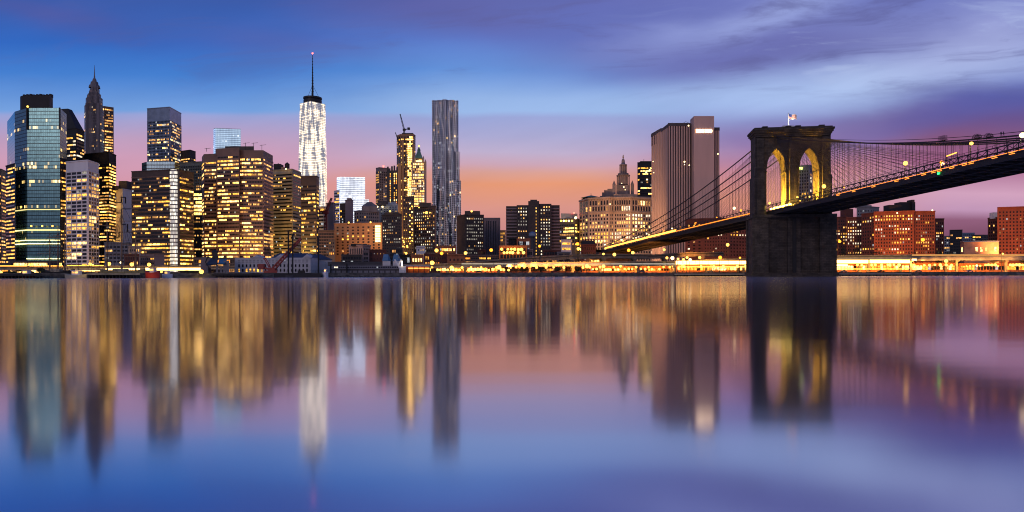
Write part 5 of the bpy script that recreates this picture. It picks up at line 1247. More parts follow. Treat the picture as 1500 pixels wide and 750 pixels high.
shed('row of lit shop fronts with orange canopies at the foot of the rippling steel tower', 638, 668, 361, 560, C_ORB, 11, 'YyoW', .75, fh=3.4, hf=.5)
shed('long low brown building with rows of small lights right of the orange warehouse', 680, 733, 374.5, 540, C_BROWN, 20, 'ydo', .4, fh=2.8, hf=.4)
shed('narrow dark building with awning standing on the long low brown building', 700, 712, 366.5, 560, C_DRED, 3, 'y', .2, fh=2.8)
shed('white boxy rooftop building with a small yellow window left of the rippling tower', 610, 623, 361.5, 600, C_WHITE, 3, 'y', .3, fh=4, hf=.3, wf=.3)
shed('dark red warehouse behind the blue gabled roofs', 540, 566, 366.5, 560, C_DRED, 5, 'd', .1, fh=4, hf=.2, wf=.2)
shed('pale low house with blue top at the foot of the tan apartment block', 531, 541, 368, 555, C_PINKG, 2, 'c', .2, fh=3)
shed('grey roofed low block beside the dark red warehouse', 570, 590, 364, 590, C_DGREY, 6, 'd', .1, fh=3)
shed('dark low house left of the dark red warehouse', 500, 531, 374, 540, C_DGREY, 7, 'dc', .15, fh=3)
shed('black windowed quay house between the eight glowing windows and the blue gabled roofs', 586, 602, 374, 505, C_BLACK, 3, 'o', .1, fh=5)
shed('orange glowing facade hung with two rows of lamps before the wide apartment slab', 731, 772, 361, 540, C_ORB, 8, 'oY', .3, fh=4)
shed('dark glass roofed pavilion with white canopy before the wide apartment slab', 745, 757, 350, 560, C_BLACK, 3, 'b', .2, fh=5)
shed('pavilion with a yellow lit strip and red base before the wide apartment slab', 757, 777, 350.5, 560, C_ORB, 7, 'ycb', .9, fh=5, hf=.55)
shed('pinkish low house right of the lamp hung orange facade', 769, 781, 366, 545, C_PINKG, 3, 'd', .2, fh=4)
shed('low dark shed before the right end of the wide apartment slab', 795, 822, 367, 560, C_DRED, 6, 'dy', .2, fh=3)
shed('small white stepped house between the apartment slab and the dark mansard house', 822, 837, 352, 620, C_WHITE, 4, 'cy', .3, fh=4, hf=.4)
shed('long grey awning roof on the low building left of the mansard house', 816, 836, 370, 530, C_GREY, 2, 'd', .1, fh=3)
r_, fp, zt = shed('dark mansard roofed brick house left of the bridge approach', 851, 873, 359, 640, C_DRED, 6, 'dg', .2, fh=4, hf=.5, wf=.4)
MB().prism([pc(851,639.5), pc(873.3,641.5), pc(873,656), pc(851.5,655)], zt+.2, Z(352.5,640), C_BLACK, top=[pc(853,642), pc(871,644), pc(870.5,653), pc(853.5,652)]).build('mansard_roof', C_BLACK, r_)
for i in range(5): MB().box(P(854+i*4, 351.8, 645), (.6,.6,1.2)).build('chimney', C_DRED, r_)
shed('orange and white lit kiosk windows in front of the mansard house', 864.5, 879.5, 377, 512, C_ORB, 3, 'Y', 1.0, fh=4, hf=.5)
shed('pale boxy building under the highway at the far left edge', -20, 14, 388.5, 500, C_DBROWN, 6, 'yo', .6, fh=3)
shed('row of yellow lit lobby windows at the foot of the blue green glass tower', 14, 92, 383, 640, C_DBROWN, 18, 'YWY', .9, fh=4, hf=.7, depth=8)
shed('lit street front at the foot of the white gridded block', 96, 150, 389, 620, C_DBROWN, 14, 'oYw', .7, fh=4, depth=8)
shed('dark low building with lit windows at the foot of the broad brown tower', 283, 345, 378.5, 600, C_BROWN, 18, 'ood', .6, fh=3)

# white pier shed with gables and dark blue hip roofs
ps = empty('pier_shed', P(405, 399, 425), 'long white gabled pier shed with dark blue hipped roof behind the red crane', 'pier building')
ps.location.z = GZ
C_PSH = pbr('white_boards', (0.62, 0.58, 0.60), 0.7, 0, .12, .3); C_NAVY = pbr('navy_roof', (0.045, 0.06, 0.10), 0.6, 0, .2, .2)
D = 425
zt = Z(377.5, D, 400)
MB().prism([pc(344, D), pc(455, D), pc(466, D+9), pc(467, D+30), pc(345, D+30)], GZ, zt, C_PSH, C_NAVY).build('wall', C_PSH, ps)
o = MB(); o.prism([pc(396,D+1), pc(455,D-.3), pc(467,D+9), pc(468,D+31), pc(396,D+30)], zt+.02, Z(369.5,D), C_NAVY, top=[pc(409,D+10), pc(450,D+10), pc(455,D+14), pc(455,D+18), pc(409,D+18)]); o.build('hip_roof', C_NAVY, ps)
o = MB(); o.prism([pc(464,D+30), pc(486,D+32), pc(486,D+50), pc(455,D+50)], GZ, Z(378,D), C_PSH, C_NAVY); o.prism([pc(455,D+29), pc(487,D+31), pc(487,D+51), pc(455,D+51)], Z(378,D)+.02, Z(369,D), C_NAVY, top=[pc(460,D+38), pc(470,D+38), pc(470,D+43), pc(460,D+43)]); o.build('rear_wing', C_NAVY, ps)
for x0, x1, y in ((368, 383, 373.6), (403, 419, 372.2), (443, 456, 372.2)):
    o = MB(); a, b = P(x0, 377.5, D-.7), P(x1, 377.5, D-.7); t_ = P((x0+x1)/2, y, D-.7); v3 = Vector((0, 9, 0))
    o.face([a,b,t_]); o.face([a+v3,t_+v3,b+v3]); o.face([a,t_,t_+v3,a+v3]); o.face([b,b+v3,t_+v3,t_]); o.build('gable', C_PSH, ps)
acc = []
windows(ps, pc(345,D), pc(455,D), Z(391,D), Z(386,D), 2.2, 19, .38, .85, .22, 0, 'ody', 1, acc, m0=1); windows(ps, pc(345,D), pc(455,D), Z(398,D), Z(392.5,D), 2.3, 19, .4, .8, .4, 0, 'odyc', 2, acc, m0=1)
windows(ps, pc(345,D), pc(455,D), Z(384.5,D), Z(379,D), 1.1, 19, .55, .35, .0, 0, 'd', 3, acc, m0=1, dark=C_GREY)
flush(ps, acc, 1)

# grey pavilion machinery on the quay
pv = empty('quay_pavilion', (X(316, 410), 410, GZ), 'grey concrete quay pavilion with blue pitched glass roof and pale rounded slab', 'pavilion')
D = 410
o = MB(); o.prism([pc(294,D+6), pc(309,D+6), pc(309,D+8), pc(294,D+8)], GZ, Z(376,D)); o.prism([pc(295.5,D+6), pc(307.5,D+6), pc(307.5,D+8), pc(295.5,D+8)], Z(376,D), Z(374.8,D)); o.build('slab_wall', C_PINKG, pv)
o = MB()
for x0, x1, y in ((316.5,319.5,387),(322,325.5,390),(327,336,381),(302,305,390)): o.prism([pc(x0,D), pc(x1,D), pc(x1,D+6), pc(x0,D+6)], GZ, Z(y,D))
o.build('concrete_pier', C_GREY, pv)
o = MB(); a, b, c_, d_ = P(301,388,D-1), P(333,385.5,D-1), P(313,374,D+5), P(326,376,D+5); o.face([a,P(318,386.5,D-1),P(320,375,D+5),c_]); v3 = tz*-.5; o.face([p+v3 for p in (a,P(318,386.5,D-1),P(320,375,D+5),c_)]); o.build('pitched_roof', C_NAVY, pv)
o = MB(); q_ = [P(319,386,D-1.5), P(329,386,D-1.5), P(333,379,D+3), P(322,379,D+3)]; o.face(q_); o.face([p+tz*-.4 for p in q_]); o.build('glass_roof', pbr('blue_glass_roof', (.08,.2,.33), .2), pv)
o = MB(); o.prism([pc(311,D+3), pc(319,D+3), pc(319,D+8), pc(311,D+8)], Z(386,D), Z(368.5,D)); o.prism([pc(322,D+3), pc(332,D+3), pc(332,D+7), pc(322,D+7)], Z(386,D), Z(377,D)); o.lathe((X(315,D+5),D+5,Z(369,D)), [(2.2,0),(1.9,.9),(0.1,1.6)], 8); o.build('machinery', C_STEEL, pv)
o = MB(); o.bar(P(304,377,D-1), P(301,384,D-1), .5); o.bar(P(301,384,D-1), P(306,392,D-1), .4); o.bar(P(304,377,D-1), P(305.5,376,D-1), .8); o.build('bracket_arm', C_STEEL, pv)

# dark two-storey pier terminal
pt_ = empty('pier_terminal', (X(540, 425), 425, GZ), 'long dark grey two level pier terminal left of the white curved shelter', 'pier building')
D = 420
MB().prism([pc(484,D), pc(594,D), pc(594,D+22), pc(484,D+22)], GZ-2, Z(393.5,D), C_DGREY, C_GREY).build('lower_deck', C_DGREY, pt_)
o = MB()
for i in range(14): o.box(P(488+i*8, 399.6, D-.3), (1.2, .25, 1.3))
o.build('wall_panel', C_GREY, pt_)
MB().prism([pc(486,D+4), pc(590,D+4), pc(590,D+20), pc(486,D+20)], Z(393.5,D)+.05, Z(388.8,D), C_GREY, C_DGREY).build('upper_deck', C_DGREY, pt_)
acc = []; windows(pt_, pc(487,D+4), pc(589,D+4), Z(392.8,D), Z(389.5,D), 2, 30, .6, .7, .12, 0, 'cyo', 4, acc); flush(pt_, acc, 3)
MB().prism([pc(480,D+8), pc(560,D+8), pc(560,D+20), pc(480,D+20)], Z(388.8,D)+.05, Z(382.5,D), C_DGREY).build('roof_storey', C_BLACK, pt_)
o = MB()
for y in (392.9, 388.3): o.bar(P(484,y,D-.2), P(594,y,D-.2), .25)
for i in range(45): o.bar(P(485+i*2.4,393.8,D-.2), P(485+i*2.4,392.6,D-.2), .1)
o.build('railing', C_GREY, pt_)
for px, y0 in ((484.5, 387), (508, 386)):
    o = MB(); o.cyl(pc(px, D-2), .5, -1, Z(y0,D-2,px), 8); tag(o.build('mooring_pile', C_STEEL), ('dark mooring pile at the left end of the grey pier terminal', 'dark mooring pile in front of the grey pier terminal')[px > 500], 'mooring pile')
# blue gabled roofs
for i, (x0, x1, y, lb) in enumerate(((560.5, 571, 372.5, 'small blue gabled roof house, left of two, above the pier terminal'), (575.5, 586, 372.5, 'small grey blue gabled roof house, right of two, above the pier terminal'))):
    D = 470; ro = empty('gabled_house', (X((x0+x1)/2, D), D, GZ), lb, 'house')
    MB().prism([pc(x0,D), pc(x1+1,D), pc(x1+1,D+12), pc(x0,D+12)], GZ, Z(382,D), C_WHITE).build('wall', C_WHITE, ro)
    o = MB(); a, b = P(x0-.6,382,D-.5), P(x1-3,382,D-.5); c_, d_ = P(x0+1.5,y,D+3), P(x1-2.2,y,D+3); e_ = P(x1+2.2,382,D+3.5)
    o.face([a,b,d_,c_]); o.face([b,e_,d_]); f_ = P(x0,382,D+12); g_ = P(x1+2,382,D+12); o.face([c_,d_,e_,g_,f_]); o.face([a,c_,f_]); o.build('roof', pbr('blue_roof', (.16,.30,.45), .5), ro)
# white curved shelter / pylon
ro = empty('white_shelter', (X(590, 418), 418, GZ), 'white forked shelter at the right end of the grey pier terminal', 'shelter')
D = 417; o = MB(); q_ = [(578,380),(582,386),(586,393),(586,402)]
for a, b in zip(q_[:-1], q_[1:]): o.bar(P(*a,D), P(*b,D), .9)
for a, b in zip([(588,380),(586,384),(583,388)][:-1], [(588,380),(586,384),(583,388)][1:]): o.bar(P(*a,D), P(*b,D), .8)
o.build('fork', C_WHITE, ro)
MB().prism([pc(586,D), pc(594.5,D), pc(594.5,D+8), pc(586,D+8)], GZ-.5, Z(389.5,D), C_WHITE).build('wall', C_WHITE, ro)
o = MB(); o.bar(P(588.8,390,D-1), P(588.8,382,D-1), .8); o.build('lit_column', emi('lit_col', (1,.85,.6), 2.2), ro)
ro = empty('quay_shed', (X(612, 425), 425, GZ), 'white roofed open quay shed right of the white forked shelter', 'shed')
MB().prism([pc(594,425), pc(630,427), pc(630,438), pc(594,436)], Z(389.8,425), Z(388.6,425), C_WHITE).build('roof', C_WHITE, ro)
o = MB()
for x in (597, 605, 613, 621, 629): o.prism([pc(x,426), pc(x+.9,426), pc(x+.9,427), pc(x,427)], GZ, Z(389.8,425))
o.build('post', C_STEEL, ro); MB().prism([pc(595,435), pc(630,437), pc(630,438), pc(595,436)], GZ, Z(389.8,425), C_ORB).build('back_wall', C_ORB, ro)
gl_ = MB(); gl_.bar(P(598,393,434), P(629,393,434), .8); gl_.build('light_row', emi('row_orange', (1,.4,.08), 2.0), ro)

# ============ boats and ships
M_WOOD = pbr('mast_wood', (0.30, 0.17, 0.10), 0.7)
def hull(mbx, x0, x1, y, z0, z1, beam, bow=0.18, sheer=.6, m=None):
    n = 12; prev = None; L = x1-x0
    for i in range(n+1):
        u = i/n; w_ = beam/2*min(1, (math.sin(math.pi*min(max(u, .02), .98))**.45)); sh = sheer*(2*u-1)**2
        x = x0 + L*u; ring = [Vector((x, y-w_, z1+sh)), Vector((x, y-w_*.75, z0)), Vector((x, y+w_*.75, z0)), Vector((x, y+w_, z1+sh))]
        if prev:
            for j in range(4): mbx.face([prev[j], ring[j], ring[(j+1)%4], prev[(j+1)%4]], m=m)
        else: mbx.face(ring, m=m)
        prev = ring
    mbx.face(list(reversed(prev)), m=m)
def ship(label, px0, px1, D, masts, hc, z1=3.2, yards=True, cab=None, cat='sailing ship'):
    x0, x1 = X(px0, D), X(px1, D); ro = empty('sailing_ship', ((x0+x1)/2, D, 0), label, cat)
    o = MB(); hull(o, x0, x1, D, -.5, z1, 7, sheer=1.4); o.build('hull', hc, ro)
    o = MB(); o.prism([(x0+(x1-x0)*.3, D-1.6),(x0+(x1-x0)*.6, D-1.6),(x0+(x1-x0)*.6, D+1.6),(x0+(x1-x0)*.3, D+1.6)], z1-.2, z1+1.7); o.build('deckhouse', C_CONC, ro)
    rg = MB()
    for (mx, my, ys) in masts:
        b = P(mx, 400, D); b.z = z1-.5; t_ = P(mx, my, D); o = MB(); o.cyl((b.x, D), .42, b.z, t_.z, 8, .14); mo = o.build('mast', M_WOOD, ro)
        for yy in ys:
            q = P(mx, yy, D); ww = (t_.z-q.z)*.16 + 4.5; o = MB(); o.bar(q-Vector((ww,.5,0)), q+Vector((ww,-.5,0)), .26); o.build('yard', M_WOOD, mo)
        for sx in (-1, 1):
            for f_ in (3, 6, 9): rg.bar((b.x+sx*f_, D-2.5, z1), (b.x, D, b.z+(t_.z-b.z)*.85), .09)
    for (a, b) in zip(masts[:-1], masts[1:]): rg.bar(P(a[0],a[1],D), P(b[0],b[1]+25,D), .09); rg.bar(P(a[0],a[1]+20,D), P(b[0],b[1]+50,D), .09)
    rg.bar(P(masts[0][0], masts[0][1], D), (x0-6, D, z1+3), .1); o = MB(); o.bar((x0+1, D, z1+1), (x0-8, D, z1+3.2), .3); o.build('bowsprit', M_WOOD, ro)
    rg.build('rigging', C_STEEL, ro)
    return ro
ship('three masted sailing ship with pale brown masts before the white windowless building', 148, 212, 372, ((157, 309, (330, 352, 374)), (178.5, 296, (324, 353, 372)), (199, 312, (340, 358, 376))), pbr('gold_hull', (.42,.33,.14), .6))
ship('dark sailing ship with dense rigging at the foot of the blue green glass tower', 62, 108, 378, ((73, 342, (356, 371)), (85, 330, (348, 366)), (95, 325, (345, 362))), C_BLACK)
def boat(label, px0, px1, D, hc, name='boat', z1=1.8, cabin=True, extra=None):
    x0, x1 = X(px0, D), X(px1, D); ro = empty(name, ((x0+x1)/2, D, 0), label, 'boat'); o = MB(); hull(o, x0, x1, D, -.3, z1, 4.5, sheer=.7); o.build('hull', hc, ro)
    if cabin:
        o = MB(); L = x1-x0; o.prism([(x0+L*.35, D-1.3),(x0+L*.68, D-1.3),(x0+L*.68, D+1.3),(x0+L*.35, D+1.3)], z1, z1+2.1); o.box((x0+L*.5, D, z1+2.2), (L*.2, 1.6, .1)); cbo = o.build('cabin', C_WHITE, ro)
        o = MB(); o.box((x0+L*.5, D-1.35, z1+1.3), (L*.13, .05, .4)); o.build('window', LW['w'], cbo)
        o = MB(); o.bar((x0+L*.6, D, z1+2), (x0+L*.6, D, z1+6), .14); o.build('mast', C_STEEL, ro)
    return ro
boat('red hulled lightship moored below the bright highway band', 214, 234, 345, pbr('red_hull', (.5,.04,.03), .5), z1=2.6)
boat('white launch moored right of the red hulled boat', 238, 252, 352, C_WHITE, z1=1.3)
boat('white workboat moored at the right end of the white pier shed', 473, 480.5, 388, C_WHITE, z1=2.4)
boat('small dark tender moored below the black poles', 418, 432, 385, C_DGREY, z1=1.0, cabin=False)
boat('low pale barge boat at the left quay under the dark sailing ship', 96, 128, 338, C_CONC, z1=1.4)
boat('small boat with orange awning left of the dark sailing ship', 28, 50, 336, pbr('orange_awn', (.4,.1,.06), .7), z1=1.6)
# black poles (spuds) standing in the water
for px, y0, lb in ((422.5, 337, 'tall black spud pole left of two beside the red crane'), (428.8, 343, 'tall black spud pole right of two beside the red crane'), (466.5, 345, 'tall black pole at the right end of the white pier shed')):
    o = MB(); D = 388; o.cyl(pc(px,D), .42, -1, Z(y0,D,px), 8); o.cyl(pc(px,D), .6, Z(y0,D,px)-1.2, Z(y0,D,px), 8); tag(o.build('spud_pole', C_BLACK), lb, 'pole')
# red crane barge
C_CRR = pbr('crane_red', (0.38, 0.05, 0.04), 0.5)
D = 390
bg_ = empty('barge', (X(410, D), D, 0), 'black flat barge carrying the red lattice crane', 'barge')
MB().prism([pc(378,D-6), pc(470,D-6), pc(470,D+6), pc(378,D+6)], -.4, Z(400,D), C_BLACK).build('hull', C_BLACK, bg_)
MB().prism([pc(436,D-3), pc(447,D-3), pc(447,D+3), pc(436,D+3)], Z(400,D)+.02, Z(395.5,D), C_BLACK).build('deckhouse', C_BLACK, bg_)
crane('barge_crane', 'red lattice boom crane standing on the black barge before the white pier shed', P(399, 400, D), P(399, 396, D), P(441, 349, D), 1.0, mat=C_CRR, th=1.0)
ro = empty('barge_crane', P(386, 399, D), 'short dark red crane boom tilting up left on the black barge', 'crane')
o = MB()
for dx in (-.5, .5): o.bar(P(398,397,D)+Vector((dx,0,0)), P(388,378,D)+Vector((dx,0,0)), .35)
for i in range(8): a = P(398,397,D).lerp(P(388,378,D), i/8); b = P(398,397,D).lerp(P(388,378,D), (i+1)/8); o.bar(a-Vector((.5,0,0)), b+Vector((.5,0,0)), .2)
o.bar(P(389,378.5,D), P(386,379,D), .8); o.build('jib', C_CRR, ro); MB().prism([pc(386,D-2), pc(406,D-2), pc(406,D+2), pc(386,D+2)], Z(400,D)+.02, Z(395.5,D), C_CRR).build('machine_house', C_CRR, ro)
crane('lattice_crane', 'red and white lattice crane jib rising before the plain pinkish slab', P(477, 372, 850), P(477.5, 311, 850), P(486, 290, 850), 1.6, mat=C_CRR, th=1.5)

# quay decks
def quay(label, x0, x1, D0, D1, z, mat, name='pier_deck', piles=True):
    ro = empty(name, (X((x0+x1)/2, D0), D0, 0), label, 'pier'); MB().prism([pc(x0,D0), pc(x1,D0), pc(x1,D1), pc(x0,D1)], z-.8, z, mat).build('deck', mat, ro)
    o = MB(); n = max(2, int((x1-x0)/5))
    for i in range(n+1): o.cyl((X(x0+(x1-x0)*i/n, D0), D0+.8), .28, -1.5, z-.82, 6)
    tag(o.build('pile', C_STEEL, ro), kind='stuff')
    return ro
M_GOLD = pbr('lit_timber', (.42,.32,.18), .8, 0, .4, .3)
quay('pale timber pier below the three masted sailing ship', 128, 205, 322, 350, 2.3, M_GOLD)
quay('dark timber pier in front of the grey quay pavilion', 300, 384, 368, 400, 1.9, C_BLACK)
quay('dark pier along the left edge of the photo', -30, 62, 318, 338, 2.0, C_BLACK)
quay('low concrete landing stage left of the bridge tower', 988, 1098, 440, 470, 1.7, C_CONC)
quay('low concrete landing stage right of the bridge tower', 1215, 1335, 452, 486, 1.7, C_CONC)

# ============ street lamps on the shore, each with its own light
SL = [
 (0, 399.5, 340, 'y', 1.0, 4000, 'big yellow lamp on the quay at the very left edge'),
 (132, 386.5, 430, 'y', .8, 2500, 'yellow street lamp at the foot of the white gridded block'),
 (159.5, 386.5, 430, 'y', 1.15, 5000, 'big yellow street lamp behind the leftmost mast of the three masted ship'),
 (177, 384.6, 470, 'w', .7, 1500, 'small pale lamp behind the middle mast of the three masted ship'),
 (193, 387.3, 430, 'y', 1.15, 5000, 'big yellow street lamp left of the rightmost mast of the three masted ship'),
 (218.5, 387.6, 430, 'y', 1.1, 5000, 'big yellow street lamp in front of the pinkish warehouse'),
 (236.5, 398.2, 360, 'y', .55, 1500, 'low lamp on the quay just right of the red hulled boat'),
 (295, 398, 362, 'y', 1.1, 5000, 'starry yellow quay lamp left of the grey quay pavilion'),
 (595, 371, 480, 'y', .8, 1500, 'orange yellow lamp above the black windowed quay house'),
 (639.5, 366.8, 470, 'y', 1.25, 5000, 'tall bright lamp, left of a pair, before the dark brick row houses'),
 (647, 371, 470, 'o', 1.1, 4000, 'tall orange lamp, right of a pair, before the dark brick row houses'),
 (633, 385, 432, 'y', 1.3, 6000, 'bright starry lamp at the right end of the white quay roof'),
 (661.5, 392, 440, 'y', 1.2, 6000, 'orange quay lamp before the added orange glow backdrop'),
 (682, 370.6, 480, 'y', 1.1, 3000, 'orange yellow lamp over the long low brown building'),
 (719.5, 366.3, 480, 'o', 1.15, 3500, 'orange lamp left of the lamp hung orange facade'),
 (731, 391.5, 440, 'y', 1.35, 7000, 'biggest orange quay lamp under the curving ramp'),
 (711, 394, 446, 'o', .8, 1500, 'small orange quay lamp left of the biggest one under the ramp'),
 (761, 391, 445, 'o', .9, 3000, 'orange glowing lamp below the ramp right of the biggest quay lamp'),
 (790.5, 360.5, 490, 'o', .95, 2500, 'orange lamp on a post before the centre of the wide apartment slab'),
 (846, 357.2, 490, 'o', 1.1, 3500, 'orange lamp, upper of two on posts left of the mansard house'),
 (847.3, 364.5, 488, 'y', 1.1, 2500, 'yellow lamp, lower of two on posts left of the mansard house'),
 (860, 390, 450, 'y', 1.3, 6500, 'starry quay lamp, left of a pair below the kiosk windows'),
 (884, 390, 452, 'y', 1.1, 5000, 'quay lamp, right of a pair below the kiosk windows'),
 (909, 390, 455, 'y', .8, 2500, 'greenish yellow quay lamp right of the starry pair'),
 (884, 372, 500, 'y', .8, 2000, 'orange lamp on the ramp just left of the starry ramp lamp'),
 (900, 372.8, 498, 'y', 1.2, 5000, 'starry orange lamp on the ramp beneath the bridge approach'),
 (921, 366.5, 520, 'o', 1.2, 4000, 'orange lamp, upper left of a pair beneath the bridge approach'),
 (927, 370.2, 518, 'y', 1.2, 4500, 'yellow lamp, lower right of a pair beneath the bridge approach'),
 (973, 365.8, 560, 'y', 1.0, 3000, 'yellow lamp before the finned tower under the side span'),
 (977, 377.7, 474, 'y', .9, 2000, 'first lamp of the row above the bright highway stretch'),
 (985, 378, 474, 'w', 1.2, 3500, 'largest lamp of the row above the bright highway stretch'),
 (993.3, 379.3, 474, 'y', .8, 1500, 'third lamp of the row above the bright highway stretch'),
 (1001.2, 380.3, 474, 'y', .9, 1500, 'fourth lamp of the row above the bright highway stretch'),
 (1006.5, 377.3, 474, 'y', .9, 1500, 'raised fifth lamp of the row above the bright highway stretch'),
 (1011, 380.4, 474, 'w', 1.0, 1500, 'sixth lamp of the row above the bright highway stretch'),
 (1025, 377.2, 474, 'y', .95, 2000, 'lone yellow lamp mid way along the bright highway stretch'),
 (1055, 377.2, 474, 'o', 1.2, 3500, 'orange lamp over the bright highway stretch before the dark red housing'),
 (1084, 377.6, 474, 'o', .7, 1500, 'small orange lamp over the highway next to the bridge tower'),
 (1066, 358.6, 540, 'y', 1.25, 5000, 'tall bright yellow lamp in front of the dark red housing block'),
 (1230, 353.6, 530, 'o', 1.1, 9000, 'tall orange lamp close to the right side of the bridge tower'),
 (1352, 351.2, 530, 'o', 1.3, 16000, 'tall orange lamp before the right end of the long red brick housing'),
 (1386, 382.4, 492, 'y', 1.2, 5000, 'bright lamp under the highway below the narrow dark brick wing'),
 (1431, 389, 492, 'w', .7, 1200, 'small white lamp under the highway below the three storey house'),
 (1469, 371.5, 500, 'y', .6, 1500, 'small yellow lamp on the highway right of the three storey house'),
]
for px, py, D, kd, r_, e, lb in SL:
    p = P(px, py, D); p.y += 1.2; h_ = p.z - GZ; street_lamp((p.x, p.y, GZ), h_, lb, kd, r_*1.0, e*.35 if D < 520 and py > 375 else e)
# strings of small under-deck lamps, with extra rows added for shore glow, belong to the viaducts and facades that carry them
def bulbs(ro, xs, y, D, r, mat, nm='under_deck_lamp'):
    for x in xs: MB().ball(P(x, y + rnd.uniform(-.3,.3), D), r*rnd.uniform(.8, 1.15), seg=8).build(nm, mat, ro)
bulbs(vr, (1256, 1262.5, 1277, 1282, 1291.5, 1300.5, 1303.5, 1309.5, 1317, 1339, 1354, 1361.5, 1369.5, 1377.5, 1386, 1394), 388.2, 493, .95, M_LAMPY)
bulbs(vr, (1444, 1448, 1453, 1458, 1480, 1484, 1489, 1493.5, 1498), 388, 493, .95, M_LAMPY)
bulbs(vr, (1416, 1421, 1426, 1436, 1462), 389.5, 496, .6, M_BLOBO)
bulbs(vm, (1002, 1027, 1045.5, 1059.5, 1080, 1092.5), 390.4, 474, .95, M_LAMPY)
bulbs(vm, (622, 625, 629, 641, 645, 650, 656, 668, 673, 687, 693, 699, 711, 716, 722, 738, 745), 395.5, 449, .85, M_LAMPY)
bulbs(vm, (756, 768, 786, 800, 811, 826, 854, 864, 879, 899, 932, 950, 972, 981), 391.5, 452, .8, M_BLOBO)
bulbs(vm, (606, 614, 633, 663, 677, 690, 705, 727, 748), 391.8, 449, .7, M_BLOBO)
bulbs(vm, (700, 706, 869, 874, 892, 915, 921, 926, 939, 945, 955, 966), 394, 452, .7, M_LAMPY)
for r0 in [o for o in COL.objects if o.get('label') == 'orange glowing facade hung with two rows of lamps before the wide apartment slab']:
    bulbs(r0, (735, 744, 749, 754, 759.5, 764), 365.2, 537, 1.1, M_LAMPY, 'facade_lamp'); bulbs(r0, (738.5, 743, 747, 751, 759, 767), 370, 537, 1.1, M_LAMPY, 'facade_lamp')
mun = bpy.data.objects['municipal_building']
# lamps strung along the bridge approach ramp
for px, py, r_, kd in ((872, 354.8, .9, 'y'), (880, 355.3, .9, 'y'), (886.5, 358.8, 1.1, 'w'), (898, 356, 1.0, 'y'), (907, 357.2, 1.1, 'w'), (910.5, 351, 1.1, 'w'), (913, 353, .8, 'y'), (886, 364.5, .9, 'w'), (917, 347, .8, 'y'), (927.5, 348.5, 1.0, 'w'), (932, 348.3, 1.0, 'w'), (950.5, 344.5, .9, 'w'), (953, 346.5, .8, 'y'), (978, 340.6, .8, 'w')):
    MB().ball(P(px, py, 690 if px < 940 else 640), r_*.8, seg=8).build('approach_lamp', M_LAMPW if kd == 'w' else M_LAMPY, bridge)
# wide warm wash on the brick housing and stone civic fronts: fill spots added without fixtures
for p_, e, c in ((P(1300, 376, 560), 150000, (1,.38,.10)), (P(1350, 376, 560), 120000, (1,.38,.10)), (P(1490, 374, 560), 200000, (1,.36,.09)), (P(880, 372, 760), 330000, (1,.52,.22)), (P(930, 372, 760), 330000, (1,.52,.22)), (P(1435, 372, 545), 12000, (1,.5,.2)), (P(520, 374, 740), 80000, (1,.42,.10)), (P(545, 374, 740), 55000, (1,.42,.10)), (P(320, 380, 690), 160000, (1,.45,.14)), (P(370, 380, 690), 160000, (1,.45,.14)), (P(1000, 372, 660), 60000, (1,.5,.3)), (P(950, 374, 560), 90000, (1,.34,.05)), (P(1060, 374, 560), 110000, (1,.36,.08)), (P(415, 376, 780), 200000, (1,.58,.12)), (P(240, 382, 640), 60000, (1,.5,.15)), (P(614, 372, 1200), 500000, (1,.6,.25)), (P(594, 372, 1300), 500000, (1,.6,.25)), (P(122, 385, 640), 60000, (1,.55,.3)), (P(625, 372, 640), 30000, (1,.45,.12)), (P(1020, 380, 520), 26000, (1,.36,.06)), (P(970, 380, 600), 30000, (1,.36,.06))):
    q = point((p_.x, p_.y, max(p_.z, GZ+3)), e*0.6, c, 1.5, 'facade_fill', (0, 1, 0.55), 120)

for i in range(26):  # fill spots added to warm the walls behind the viaducts
    x = 612 + i*19.2
    if x > 1090: break
    q = point((X(x, 452), 460 if x < 900 else 478, GZ+4.5), 9000, (1, .36, .05), .5, 'under_deck_fill', (0, 1, -0.35), 150)
for i in range(15):
    q = point((X(1225+i*19, 500), 500, GZ+6), 10000, (1, .38, .06), .5, 'under_deck_fill', (0, 1, -0.35), 150)
for i in range(16):
    q = point((X(8+i*19, 440), 440, GZ+5), 3500, (1, .55, .14), .5, 'under_deck_fill', (0, 1, -0.35), 150)
for i in range(9):
    q = point((X(130+i*9, 333), 333, GZ+5), 700, (1, .66, .2), .4, 'pier_light', (0, 0.2, -1), 130)
